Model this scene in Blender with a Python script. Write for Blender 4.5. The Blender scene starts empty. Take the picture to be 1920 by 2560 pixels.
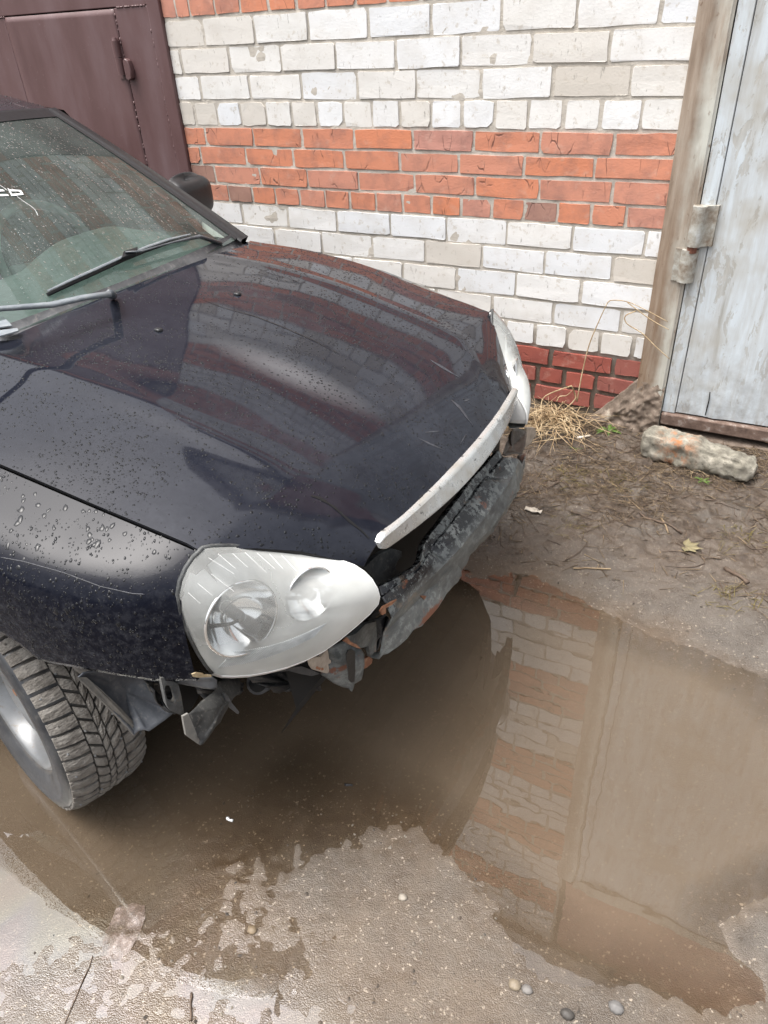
import bpy, math, random
import numpy as np
from mathutils import Vector, Matrix
from mathutils.bvhtree import BVHTree

random.seed(7)
RNG = np.random.default_rng(7)
S = bpy.context.scene
COL = S.collection
rad = math.radians

# ------------------------------------------------------------------ camera
RM = np.array([[0.88139524, 0.4696507, -0.05070161], [0.0, 0.0, 0.0], [-0.41259, 0.71312333, -0.5667668]])
RM[1] = np.cross(RM[2], RM[0])
CAM = np.array([1.709, -2.829, 1.511])
FPX = 1800.0
cam = bpy.data.cameras.new('camera')
cam.sensor_fit = 'VERTICAL'; cam.sensor_height = 36.0; cam.lens = FPX / 2560 * 36.0
cam.clip_start = 0.02; cam.clip_end = 500.0
cam_ob = bpy.data.objects.new('camera', cam); COL.objects.link(cam_ob)
cam_ob.matrix_world = Matrix(((RM[0][0], -RM[1][0], -RM[2][0], CAM[0]), (RM[0][1], -RM[1][1], -RM[2][1], CAM[1]),
                              (RM[0][2], -RM[1][2], -RM[2][2], CAM[2]), (0, 0, 0, 1)))
S.camera = cam_ob

# ------------------------------------------------------------------ sky, sun, exposure (overcast)
SUN_EL, SUN_AZ = rad(72), rad(232)          # thin overcast: the brightest sky lies high to the left
W = bpy.data.worlds.new('World'); S.world = W; W.use_nodes = True
wn = W.node_tree.nodes; wl = W.node_tree.links
bg = wn['Background']; bg.inputs['Strength'].default_value = 0.15
sky = wn.new('ShaderNodeTexSky'); sky.sky_type = 'NISHITA'; sky.sun_disc = False
sky.sun_elevation = SUN_EL; sky.sun_rotation = SUN_AZ; sky.dust_density = 10.0; sky.air_density = 1.0; sky.ozone_density = 1.0
hs = wn.new('ShaderNodeHueSaturation'); hs.inputs['Saturation'].default_value = 0.32
wl.new(sky.outputs[0], hs.inputs['Color']); wl.new(hs.outputs[0], bg.inputs['Color'])
sun = bpy.data.lights.new('sun', 'SUN'); sun.energy = 0.5; sun.angle = rad(40); sun.color = (1.0, 0.97, 0.93)
sun_ob = bpy.data.objects.new('sun', sun); COL.objects.link(sun_ob)
sd = Vector((math.sin(SUN_AZ) * math.cos(SUN_EL), math.cos(SUN_AZ) * math.cos(SUN_EL), math.sin(SUN_EL)))
sun_ob.rotation_euler = sd.to_track_quat('Z', 'Y').to_euler(); sun_ob.location = sd * 20
S.view_settings.view_transform = 'Standard'; S.view_settings.look = 'None'
S.view_settings.exposure = 1.27; S.view_settings.gamma = 1.0; S.view_settings.use_curve_mapping = False

# ------------------------------------------------------------------ helpers
def ray(px, py):
    d = np.array([(px - 960) / FPX, (py - 1280) / FPX, 1.0]) @ RM
    return d / np.linalg.norm(d)
def on_y(px, py, y=0.0):
    d = ray(px, py); return CAM + d * ((y - CAM[1]) / d[1])
def on_z(px, py, z=0.0):
    d = ray(px, py); return CAM + d * ((z - CAM[2]) / d[2])
DD = 1920 / 1659
def gz(a, b, z=0.0): return on_z(a * DD, b * DD, z)

def hash2(ix, iy, seed):
    h = (ix.astype(np.int64) * 374761393 + iy.astype(np.int64) * 668265263 + seed * 974711) & 0xffffffff
    h = ((h ^ (h >> 13)) * 1274126177) & 0xffffffff
    return ((h ^ (h >> 16)) & 0xffff) / 65535.0
def vnoise(x, y, seed=0):
    x = np.asarray(x, float); y = np.asarray(y, float)
    ix = np.floor(x); iy = np.floor(y); fx = x - ix; fy = y - iy
    fx = fx * fx * (3 - 2 * fx); fy = fy * fy * (3 - 2 * fy)
    a = hash2(ix, iy, seed); b = hash2(ix + 1, iy, seed); c = hash2(ix, iy + 1, seed); d = hash2(ix + 1, iy + 1, seed)
    return (a + (b - a) * fx) * (1 - fy) + (c + (d - c) * fx) * fy - 0.5
def fbm(x, y, seed=0, octv=4):
    r = 0; a = 1.0; f = 1.0
    for k in range(octv):
        r = r + a * vnoise(np.asarray(x) * f, np.asarray(y) * f, seed + k * 17); a *= 0.5; f *= 2.03
    return r

def mk(name, verts, faces, mat=None, parent=None, smooth=False, loc=None):
    me = bpy.data.meshes.new(name)
    me.from_pydata([tuple(map(float, v)) for v in verts], [], [tuple(map(int, f)) for f in faces])
    me.validate(); me.update()
    if smooth: me.polygons.foreach_set('use_smooth', [True] * len(me.polygons))
    if mat is not None: me.materials.append(mat)
    return link(name, me, parent, loc)
def link(name, me, parent=None, loc=None):
    o = bpy.data.objects.new(name, me); COL.objects.link(o)
    if parent is not None: o.parent = parent
    if loc is not None: o.location = loc
    return o
def empty(name, loc=(0, 0, 0), rz=0.0, parent=None):
    o = bpy.data.objects.new(name, None); COL.objects.link(o); o.location = loc; o.rotation_euler = (0, 0, rz)
    o.empty_display_size = 0.1
    if parent is not None: o.parent = parent
    return o
def tag(o, label=None, cat=None, group=None, kind=None):
    if label: o['label'] = label
    if cat: o['category'] = cat
    if group: o['group'] = group
    if kind: o['kind'] = kind
    return o
class MB:
    """collects boxes, tubes, prisms and grids into one mesh"""
    def __init__(s): s.v = []; s.f = []
    def add(s, v, f):
        n = len(s.v); s.v += [tuple(p) for p in v]; s.f += [tuple(i + n for i in q) for q in f]; return s
    def box(s, a, b):
        x0, y0, z0 = a; x1, y1, z1 = b
        v = [(x0, y0, z0), (x1, y0, z0), (x1, y1, z0), (x0, y1, z0), (x0, y0, z1), (x1, y0, z1), (x1, y1, z1), (x0, y1, z1)]
        return s.add(v, [(0, 3, 2, 1), (4, 5, 6, 7), (0, 1, 5, 4), (1, 2, 6, 5), (2, 3, 7, 6), (3, 0, 4, 7)])
    def tube(s, pts, r, n=8, flat=1.0, cap=True):
        pts = [np.array(p, float) for p in pts]
        rs = r if hasattr(r, '__len__') else [r] * len(pts)
        rings = []; up = None
        for i, p in enumerate(pts):
            t = pts[min(i + 1, len(pts) - 1)] - pts[max(i - 1, 0)]; t = t / (np.linalg.norm(t) + 1e-12)
            if up is None:
                up = np.array([0, 0, 1.0]) if abs(t[2]) < 0.9 else np.array([1.0, 0, 0])
            sd_ = np.cross(t, up); sd_ /= np.linalg.norm(sd_) + 1e-12; up = np.cross(sd_, t)
            rings.append([p + rs[i] * (math.cos(k * 2 * math.pi / n) * sd_ + math.sin(k * 2 * math.pi / n) * up * flat) for k in range(n)])
        v = [q for g in rings for q in g]; f = []
        for i in range(len(pts) - 1):
            for k in range(n):
                f.append((i * n + k, i * n + (k + 1) % n, (i + 1) * n + (k + 1) % n, (i + 1) * n + k))
        if cap: f += [tuple(range(n))[::-1], tuple(range((len(pts) - 1) * n, len(pts) * n))]
        return s.add(v, f)
    def sheet(s, pts, off):
        """polygon given by points, thickened by the offset vector"""
        n = len(pts); off = np.array(off, float); P = [np.array(p, float) for p in pts]
        v = P + [p + off for p in P]
        return s.add(v, [tuple(range(n)), tuple(range(2 * n - 1, n - 1, -1))] + [(i, (i + 1) % n, (i + 1) % n + n, i + n)[::-1] for i in range(n)])
    def grid(s, P):
        nu, nv = len(P), len(P[0]); v = [p for r in P for p in r]
        return s.add(v, [(i * nv + j, (i + 1) * nv + j, (i + 1) * nv + j + 1, i * nv + j + 1) for i in range(nu - 1) for j in range(nv - 1)])
    def build(s, name, mat, parent=None, smooth=False, loc=None):
        return mk(name, s.v, s.f, mat, parent, smooth, loc)
def auto_smooth(o, deg=40):
    me = o.data
    me.polygons.foreach_set('use_smooth', [True] * len(me.polygons))
    if hasattr(me, 'set_sharp_from_angle'): me.set_sharp_from_angle(angle=rad(deg))
def bevel(o, w=0.003, seg=2):
    b = o.modifiers.new('bevel', 'BEVEL'); b.width = w; b.segments = seg; b.limit_method = 'ANGLE'; b.angle_limit = rad(40)
    auto_smooth(o)
    return o

# ------------------------------------------------------------------ materials
class Mat:
    def __init__(s, name, color=(0.5, 0.5, 0.5), rough=0.6, metal=0.0, coord='Object', **kw):
        s.m = bpy.data.materials.new(name); s.m.use_nodes = True; s.nt = s.m.node_tree
        s.b = s.nt.nodes['Principled BSDF']; s.out = s.nt.nodes['Material Output']
        s.b.inputs['Base Color'].default_value = (*color, 1); s.b.inputs['Roughness'].default_value = rough
        s.b.inputs['Metallic'].default_value = metal
        for k, v in kw.items(): s.b.inputs[k.replace('_', ' ')].default_value = v
        tc = s.nt.nodes.new('ShaderNodeTexCoord'); s.co = tc.outputs[coord]
        if coord == 'World':
            pass
    def n(s, t, **kw):
        o = s.nt.nodes.new('ShaderNode' + t)
        for k, v in kw.items(): setattr(o, k, v)
        return o
    def l(s, a, b): s.nt.links.new(a, b)
    def world(s):
        g = s.n('NewGeometry'); s.co = g.outputs['Position']; return s
    def map(s, scale=(1, 1, 1), rot=(0, 0, 0)):
        m = s.n('Mapping'); m.inputs['Scale'].default_value = scale; m.inputs['Rotation'].default_value = rot
        s.l(s.co, m.inputs[0]); return m.outputs[0]
    def noise(s, scale, detail=4, rough=0.55, vec=None, dist=0.0, rnd=False):
        t = s.n('TexNoise'); t.inputs['Scale'].default_value = scale; t.inputs['Detail'].default_value = detail
        t.inputs['Roughness'].default_value = rough; t.inputs['Distortion'].default_value = dist
        v = vec if vec is not None else s.co
        if rnd:
            oi = s.n('ObjectInfo'); mu = s.n('Math', operation='MULTIPLY'); mu.inputs[1].default_value = 37.0
            s.l(oi.outputs['Random'], mu.inputs[0])
            va = s.n('VectorMath', operation='ADD'); s.l(v, va.inputs[0]); s.l(mu.outputs[0], va.inputs[1]); v = va.outputs[0]
        s.l(v, t.inputs['Vector']); return t.outputs['Fac']
    def voro(s, scale, feature='F1', vec=None, rnd=1.0):
        t = s.n('TexVoronoi', feature=feature); t.inputs['Scale'].default_value = scale; t.inputs['Randomness'].default_value = rnd
        s.l(vec if vec is not None else s.co, t.inputs['Vector']); return t
    def ramp(s, fac, stops, interp='LINEAR'):
        r = s.n('ValToRGB'); r.color_ramp.interpolation = interp; e = r.color_ramp.elements
        while len(e) > 1: e.remove(e[-1])
        for i, (p, c) in enumerate(stops):
            if not hasattr(c, '__len__'): c = (c, c, c)
            el = e[0] if i == 0 else e.new(p)
            el.position = p; el.color = (*c[:3], 1)
        s.l(fac, r.inputs[0]); return r.outputs[0]
    def mix(s, fac, a, b, blend='MIX'):
        m = s.n('Mix', data_type='RGBA', blend_type=blend)
        for sock, v in ((m.inputs[0], fac), (m.inputs[6], a), (m.inputs[7], b)):
            if hasattr(v, 'is_linked'): s.l(v, sock)
            elif hasattr(v, '__len__'): sock.default_value = (*v[:3], 1)
            else: sock.default_value = v
        return m.outputs[2]
    def math(s, op, a, b=0.0, clamp=False):
        m = s.n('Math', operation=op, use_clamp=clamp)
        for sock, v in ((m.inputs[0], a), (m.inputs[1], b)):
            if hasattr(v, 'is_linked'): s.l(v, sock)
            else: sock.default_value = v
        return m.outputs[0]
    def color(s, v): s.l(v, s.b.inputs['Base Color']); return s
    def roughness(s, v): s.l(v, s.b.inputs['Roughness']); return s
    def bump(s, h, strength=0.4, dist=0.01, chain=None):
        b = s.n('Bump'); b.inputs['Strength'].default_value = strength; b.inputs['Distance'].default_value = dist
        s.l(h, b.inputs['Height'])
        if chain is not None: s.l(chain, b.inputs['Normal'])
        s.l(b.outputs[0], s.b.inputs['Normal']); return b.outputs[0]
    def sep(s, vec=None):
        x = s.n('SeparateXYZ'); s.l(vec if vec is not None else s.co, x.inputs[0]); return x.outputs
    def rnd(s): return s.n('ObjectInfo').outputs['Random']

def simple(name, color, rough=0.6, metal=0.0, var=0.25, scale=30, bump=0.15, **kw):
    M = Mat(name, color, rough, metal, **kw)
    f = M.noise(scale, 5, 0.6)
    c = tuple(max(0, x * (1 - var)) for x in color); d = tuple(min(1, x * (1 + var)) for x in color)
    M.color(M.ramp(f, [(0.3, c), (0.7, d)]))
    if bump: M.bump(f, bump, 0.004)
    return M.m

# --- bricks
def white_brick():
    M = Mat('white silicate brick', rough=0.85)
    base = M.ramp(M.rnd(), [(0.0, (0.76, 0.75, 0.72)), (0.25, (0.79, 0.79, 0.78)), (0.5, (0.75, 0.77, 0.79)), (0.75, (0.74, 0.72, 0.68)), (0.93, (0.68, 0.65, 0.60)), (0.96, (0.60, 0.56, 0.50)), (1.0, (0.62, 0.58, 0.52))])
    soft = M.noise(9, 4, 0.6, rnd=True)
    c = M.mix(M.ramp(soft, [(0.46, 0.0), (0.75, 0.40)]), base, (0.55, 0.51, 0.45))
    ed = M.noise(34, 5, 0.7, rnd=True)
    c = M.mix(M.ramp(ed, [(0.58, 0.0), (0.66, 0.55)]), c, (0.50, 0.45, 0.375))
    st = M.noise(60, 5, 0.7, vec=M.map((1, 1, 0.35)), rnd=True)
    c = M.mix(M.ramp(st, [(0.615, 0.0), (0.70, 0.75)]), c, (0.27, 0.25, 0.22))
    M.color(c)
    g = M.noise(140, 5, 0.65, rnd=True)
    h = M.math('ADD', g, M.math('MULTIPLY', soft, 1.4))
    M.bump(h, 0.28, 0.004)
    return M.m
def red_brick(deep=False):
    M = Mat('deep red brick' if deep else 'orange red brick', rough=0.8)
    if deep:
        base = M.ramp(M.rnd(), [(0.0, (0.30, 0.082, 0.060)), (0.5, (0.36, 0.095, 0.068)), (1.0, (0.28, 0.10, 0.08))])
    else:
        base = M.ramp(M.rnd(), [(0.0, (0.60, 0.240, 0.145)), (0.3, (0.57, 0.260, 0.180)), (0.55, (0.63, 0.235, 0.125)), (0.75, (0.53, 0.265, 0.205)), (0.9, (0.50, 0.235, 0.19)), (0.96, (0.34, 0.195, 0.15)), (1.0, (0.34, 0.20, 0.155))])
    soft = M.noise(14, 4, 0.6, rnd=True)
    c = M.mix(M.ramp(soft, [(0.45, 0.0), (0.75, 0.6)]), base, (0.24, 0.13, 0.11) if not deep else (0.22, 0.06, 0.05))
    pale = M.noise(24, 4, 0.6, rnd=True)
    c = M.mix(M.ramp(pale, [(0.58, 0.0), (0.75, 0.35)]), c, (0.60, 0.42, 0.34))
    # fire cracks: distorted cells stretched upright
    ds = M.n('VectorMath', operation='ADD'); nz = M.n('TexNoise'); nz.inputs['Scale'].default_value = 25
    oi = M.n('ObjectInfo'); mu = M.math('MULTIPLY', oi.outputs['Random'], 23.0)
    va = M.n('VectorMath', operation='ADD'); M.l(M.map((1, 1, 0.30)), va.inputs[0]); M.l(mu, va.inputs[1])
    M.l(va.outputs[0], nz.inputs['Vector'])
    sc = M.n('VectorMath', operation='SCALE'); sc.inputs['Scale'].default_value = 0.02; M.l(nz.outputs['Color'], sc.inputs[0])
    M.l(va.outputs[0], ds.inputs[0]); M.l(sc.outputs[0], ds.inputs[1])
    vo = M.voro(17, 'DISTANCE_TO_EDGE', ds.outputs[0])
    crack = M.ramp(vo.outputs[0], [(0.0, 0.9), (0.010, 0.6), (0.022, 0.0)])
    gate = M.ramp(M.noise(13, 2, rnd=True), [(0.50, 0.0), (0.62, 0.8)])
    ck = M.math('MULTIPLY', crack, gate)
    c = M.mix(ck, c, (0.06, 0.03, 0.025))
    sp = M.noise(95, 3, 0.7, rnd=True)
    c = M.mix(M.ramp(sp, [(0.70, 0.0), (0.76, 0.8)]), c, (0.10, 0.06, 0.05))
    M.color(c)
    g = M.noise(150, 4, 0.6, rnd=True)
    h = M.math('SUBTRACT', M.math('ADD', g, M.math('MULTIPLY', soft, 0.8)), M.math('MULTIPLY', ck, 2.5))
    M.bump(h, 0.35, 0.004)
    return M.m
def mortar_mat():
    M = Mat('wall mortar', rough=0.95).world()
    f = M.noise(22, 6, 0.65); g = M.noise(160, 4, 0.7)
    c = M.ramp(f, [(0.3, (0.42, 0.385, 0.33)), (0.55, (0.53, 0.49, 0.43)), (0.75, (0.60, 0.56, 0.50))])
    z = M.sep()[2]
    # the lowest courses are splashed with mud
    low = M.math('MULTIPLY', M.math('SUBTRACT', 0.42, z), 7.0, True)
    c = M.mix(low, c, (0.17, 0.14, 0.11))
    M.color(c); M.bump(M.math('ADD', f, M.math('MULTIPLY', g, 0.6)), 0.6, 0.006)
    return M.m
M_WHITE, M_RED, M_DEEP, M_MORTAR = white_brick(), red_brick(), red_brick(True), mortar_mat()

# --- gates
def brown_paint():
    M = Mat('brown gate paint', rough=0.42).world()
    f = M.noise(3.5, 5, 0.6, vec=M.map((1.6, 1, 0.5))); g = M.noise(45, 5, 0.65)
    c = M.ramp(f, [(0.25, (0.098, 0.052, 0.050)), (0.5, (0.125, 0.070, 0.070)), (0.75, (0.160, 0.104, 0.108))])
    c = M.mix(M.ramp(g, [(0.64, 0.0), (0.75, 0.35)]), c, (0.26, 0.20, 0.20))
    M.color(c); M.roughness(M.ramp(f, [(0.3, 0.36), (0.7, 0.52)])); M.bump(M.math('ADD', f, M.math('MULTIPLY', g, 0.12)), 0.12, 0.02)
    return M.m
def pale_paint():
    M = Mat('weathered pale blue paint', rough=0.6).world()
    st = M.noise(9, 7, 0.66, vec=M.map((2.4, 1, 0.24)), dist=.4); bl = M.noise(3.0, 4, 0.6)
    fine = M.noise(40, 5, 0.7, vec=M.map((1.5, 1, 0.3)))
    c = M.ramp(st, [(0.28, (0.36, 0.36, 0.335)), (0.42, (0.49, 0.515, 0.52)), (0.58, (0.58, 0.64, 0.68)), (0.78, (0.66, 0.73, 0.78))])
    c = M.mix(M.ramp(bl, [(0.52, 0.0), (0.66, 0.75)]), c, (0.40, 0.38, 0.33))
    c = M.mix(M.ramp(fine, [(0.66, 0.0), (0.74, 0.6)]), c, (0.28, 0.24, 0.19))
    z = M.sep()[2]
    pe = M.noise(15, 6, 0.72, vec=M.map((1.3, 1, 0.5)), dist=.6); pm = M.ramp(pe, [(0.565, 0.0), (0.585, 1.0)])
    c = M.mix(M.math('MULTIPLY', pm, 0.55), c, M.ramp(fine, [(0.4, (0.30, 0.275, 0.23)), (0.6, (0.42, 0.40, 0.355))]))
    lo = M.math('MULTIPLY', M.math('SUBTRACT', 0.52, z), 2.4, True)
    c = M.mix(M.math('MULTIPLY', lo, M.ramp(M.noise(13, 6, .7), [(0.38, 0.0), (0.66, 0.85)])), c, (0.25, 0.25, 0.245))
    M.color(c); M.bump(M.math('SUBTRACT', M.math('ADD', st, M.math('MULTIPLY', fine, 0.5)), M.math('MULTIPLY', pm, .5)), 0.3, 0.006)
    return M.m
def jamb_paint():
    M = Mat('rusty beige jamb', rough=0.65).world()
    st = M.noise(11, 6, 0.62, vec=M.map((2.4, 1, 0.22)), dist=0.3); fl = M.noise(42, 5, 0.7, vec=M.map((1.2, 1, 0.6)))
    x = M.sep()[0]
    side = M.math('MULTIPLY', M.math('SUBTRACT', M.math('ADD', x, M.math('MULTIPLY', M.noise(14, 3), .05)), 1.355), 22.0, True)
    c = M.ramp(st, [(0.30, (0.185, 0.130, 0.090)), (0.45, (0.285, 0.222, 0.168)), (0.56, (0.355, 0.290, 0.230)), (0.75, (0.46, 0.43, 0.375))])
    pale = M.ramp(M.noise(9, 5, 0.6, vec=M.map((1.5, 1, 0.3))), [(0.38, 0.15), (0.54, 0.9)])
    c = M.mix(M.math('MULTIPLY', pale, side), c, (0.52, 0.53, 0.48))
    zz = M.sep()[2]; lowr = M.math('MULTIPLY', M.math('MULTIPLY', M.math('SUBTRACT', 1.0, zz), 1.6, True), M.math('SUBTRACT', 1.0, M.math('MULTIPLY', side, 0.8)))
    c = M.mix(M.math('MULTIPLY', lowr, M.ramp(st, [(0.40, 0.9), (0.70, 0.25)])), c, (0.19, 0.115, 0.062))
    c = M.mix(M.ramp(fl, [(0.62, 0.0), (0.70, 0.7)]), c, (0.15, 0.085, 0.05))
    M.color(c); M.bump(M.math('ADD', st, M.math('MULTIPLY', fl, 0.8)), 0.35, 0.006)
    return M.m
def rust_mat(name='rusty steel', a=(0.15, 0.075, 0.05), b=(0.26, 0.17, 0.12), c3=(0.42, 0.38, 0.34), bmp=0.5):
    M = Mat(name, rough=0.8).world()
    f = M.noise(28, 6, 0.65); g = M.noise(90, 4, 0.7)
    c = M.ramp(f, [(0.3, a), (0.55, b), (0.72, c3)])
    M.color(c); M.bump(M.math('ADD', f, M.math('MULTIPLY', g, 0.5)), bmp, 0.006); return M.m
M_BROWN, M_PALE, M_JAMB, M_RUST = brown_paint(), pale_paint(), jamb_paint(), rust_mat('rusty steel', (0.085, 0.055, 0.042), (0.17, 0.115, 0.09), (0.36, 0.32, 0.29))
M_SILL = rust_mat('muddy sill beam', (0.095, 0.070, 0.053), (0.16, 0.122, 0.094), (0.25, 0.21, 0.175))
M_CONC = rust_mat('muddy concrete', (0.105, 0.078, 0.058), (0.20, 0.155, 0.12), (0.42, 0.37, 0.30))
M_HINGE = rust_mat('crusted hinge paint', (0.17, 0.125, 0.085), (0.36, 0.35, 0.31), (0.50, 0.52, 0.51), 0.25)
M_ROOF = simple('roof slab concrete', (0.25, 0.235, 0.22), 0.9, scale=8)
M_DARK = simple('dark gap', (0.010, 0.009, 0.008), 0.9, bump=0)

# ------------------------------------------------------------------ ground
CTRL = []   # x, y, height (m)
for xx in (-3.0, -1.2, 0.0, 0.8, 1.2, 1.6, 2.2, 3.2):
    CTRL += [(xx, 0.1, 0.055), (xx, -0.3, 0.045), (xx, -0.7, 0.028)]
for a, b, h in [(1100, 1150, 12), (1250, 1190, 13), (1400, 1260, 14), (1550, 1330, 16), (1659, 1380, 18),
                (1015, 1252, 0), (1060, 1243, 0), (1110, 1240, 0), (1170, 1255, 0), (1240, 1288, 0), (1300, 1318, 0), (1360, 1352, 0), (1420, 1382, 0), (1530, 1412, 0), (1620, 1450, 0), (1659, 1470, 0),
                (1100, 1330, -14), (1300, 1420, -14), (1500, 1500, -15), (1050, 1500, -24), (1300, 1650, -28), (1500, 1750, -24), (1620, 1800, -14), (1620, 1620, -16), (1200, 1850, -16), (1400, 1950, -14), (1000, 1650, -17),
                (800, 1560, -14), (600, 1600, -10), (450, 1650, -9), (700, 1700, -3), (620, 1660, -4), (800, 1700, -5),
                (905, 1785, -.6), (945, 1832, -.5), (985, 1862, -.4), (1030, 1897, -.3), (1090, 1960, -.2), (1115, 2012, -.2), (1130, 2070, 0), (1170, 2122, 0), (1255, 2138, 0), (1380, 2132, 0), (1475, 2158, 0), (1530, 2188, 0), (1610, 2188, 1), (1650, 2132, 0), (1635, 2080, 0), (1560, 2020, 0), (1545, 1985, 0), (1600, 1985, 0),
                (1250, 2060, -6), (1400, 2070, -7), (1550, 2100, -7), (1500, 2020, -6),
                (1610, 2030, 11), (1659, 2000, 9), (1659, 2100, 6),
                (850, 1800, 0.3), (900, 1860, 1.6), (950, 1950, 2.0), (1020, 2050, 2.2), (1080, 2130, 2.5), (1200, 2190, 5), (1380, 2190, 5), (800, 1950, 2.0), (850, 2080, 1.6), (950, 2180, 2.5), (700, 1880, 1.6), (600, 1880, 0.6), (520, 1870, 0.3),
                (440, 1880, -1.5), (430, 1950, -1), (350, 1950, -4), (280, 1900, -6), (150, 1850, -8), (60, 1800, -8), (60, 1950, -7), (150, 1940, -6), (30, 2000, -3), (200, 1960, -1.5), (340, 1800, -7), (550, 1780, -3), (750, 1780, -1.0),
                (220, 2000, 0.4), (100, 2060, 0.2), (350, 2020, 0.0), (500, 2000, 0.4), (480, 2080, -0.5), (560, 2060, -0.6), (620, 2110, -0.5), (420, 2150, -0.2), (300, 2130, 0.0), (150, 2150, 0.3), (700, 2060, 0.4), (650, 2180, 0.2), (560, 2200, -0.2), (40, 2180, 0.5), (360, 2080, -0.3), (240, 2070, 0.0),
                (1100, 960, 36), (1300, 1000, 34), (1500, 1100, 30)]:
    p = gz(a, b, max(h, 0) / 1000); CTRL.append((p[0], p[1], h / 1000))
for p in [(-2.5, -1.5, -.02), (-1.2, -1.5, -.02), (0, -1.5, -.02), (0.8, -1.4, -.02), (-1.5, -2.6, -.012), (-0.6, -2.4, -.012), (0, -2.6, -.004), (-1, -4, .01), (0.5, -3.4, .008), (1.6, -3.4, .012), (3, -2.2, .012), (3.2, -1.4, .0), (2.6, -1.6, -.008), (3, -3.6, .02), (-3, -3.2, .01), (2.4, -2.3, .006)]:
    CTRL.append(p)
CT = np.array(CTRL)
def _phi(r): return r
_d = np.linalg.norm(CT[:, None, :2] - CT[None, :, :2], axis=2)
_n = len(CT); _A = np.zeros((_n + 3, _n + 3)); _A[:_n, :_n] = _phi(_d) - np.eye(_n) * 0.004; _A[:_n, _n:] = np.c_[np.ones(_n), CT[:, :2]]; _A[_n:, :_n] = _A[:_n, _n:].T
_w = np.linalg.solve(_A, np.r_[CT[:, 2], 0, 0, 0])
def ground_h(x, y):
    x = np.asarray(x, float).ravel(); y = np.asarray(y, float).ravel()
    out = np.empty(len(x))
    xc = np.clip(x, -3.2, 3.4); yc = np.clip(y, -4.0, 0.1)
    for k in range(0, len(x), 20000):
        d = np.hypot(xc[k:k + 20000, None] - CT[:, 0], yc[k:k + 20000, None] - CT[:, 1])
        out[k:k + 20000] = _phi(d) @ _w[:_n] + _w[_n] + _w[_n + 1] * xc[k:k + 20000] + _w[_n + 2] * yc[k:k + 20000]
    dry = np.clip((out + 0.006) / 0.006, 0.25, 1.0)
    mud = np.clip((yc + 1.05) / 0.35, 0, 1)
    xr, yr = .80 * x + .60 * y, -.60 * x + .80 * y; xq, yq = .50 * x - .866 * y, .866 * x + .50 * y
    xr = xr + .006 * vnoise(x * 40, y * 40, 71); yr = yr + .006 * vnoise(x * 40, y * 40, 72)
    n = 0.0016 * fbm(xr * 8, yr * 8, 1, 3) + 0.0012 * fbm(xr * 37, yr * 37, 5, 2) * dry + 0.0011 * vnoise(xq * 58, yq * 58, 9) * dry + 0.0012 * vnoise(xr * 93, yr * 93, 19) * dry
    n = n + mud * (0.015 * fbm(x * 7, y * 7, 21, 4) + 0.017 * fbm(x * 24, y * 24, 25, 4))
    return out + n
def axis(lo, hi, step, outer):
    a = list(np.arange(lo, hi + 1e-6, step)); l = [lo - o for o in outer][::-1]; r = [hi + o for o in outer]
    return np.array(l + a + r)
OUT = [0.1, 0.3, 0.7, 1.4, 3, 6, 12, 30, 80, 160]
gx = axis(-0.2, 2.45, 0.0065, OUT); gy = axis(-2.85, 0.10, 0.0065, OUT)
GX, GY = np.meshgrid(gx, gy, indexing='ij')
GH = ground_h(GX, GY).reshape(GX.shape)
def oil_mask(M):
    """where the thin oil film floats: the near side of the puddle"""
    x, y, z = M.sep()
    o = M.math('MULTIPLY', M.math('SUBTRACT', M.math('ADD', M.math('MULTIPLY', x, -0.55), M.math('MULTIPLY', y, -1.0)), 1.60), 4.0, True)
    return M.math('MULTIPLY', o, M.ramp(M.noise(3.2, 3, 0.5), [(0.25, 0.55), (0.6, 1.0)]))
def oil_hue(M):
    return M.ramp(M.noise(2.6, 3, 0.5, dist=1.2), [(0.30, (1.0, 0.97, 0.93)), (0.42, (0.95, 1.0, 0.95)), (0.50, (0.90, 0.95, 1.0)), (0.58, (0.97, 0.94, 1.0)), (0.70, (1.0, 0.99, 0.94))])
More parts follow.
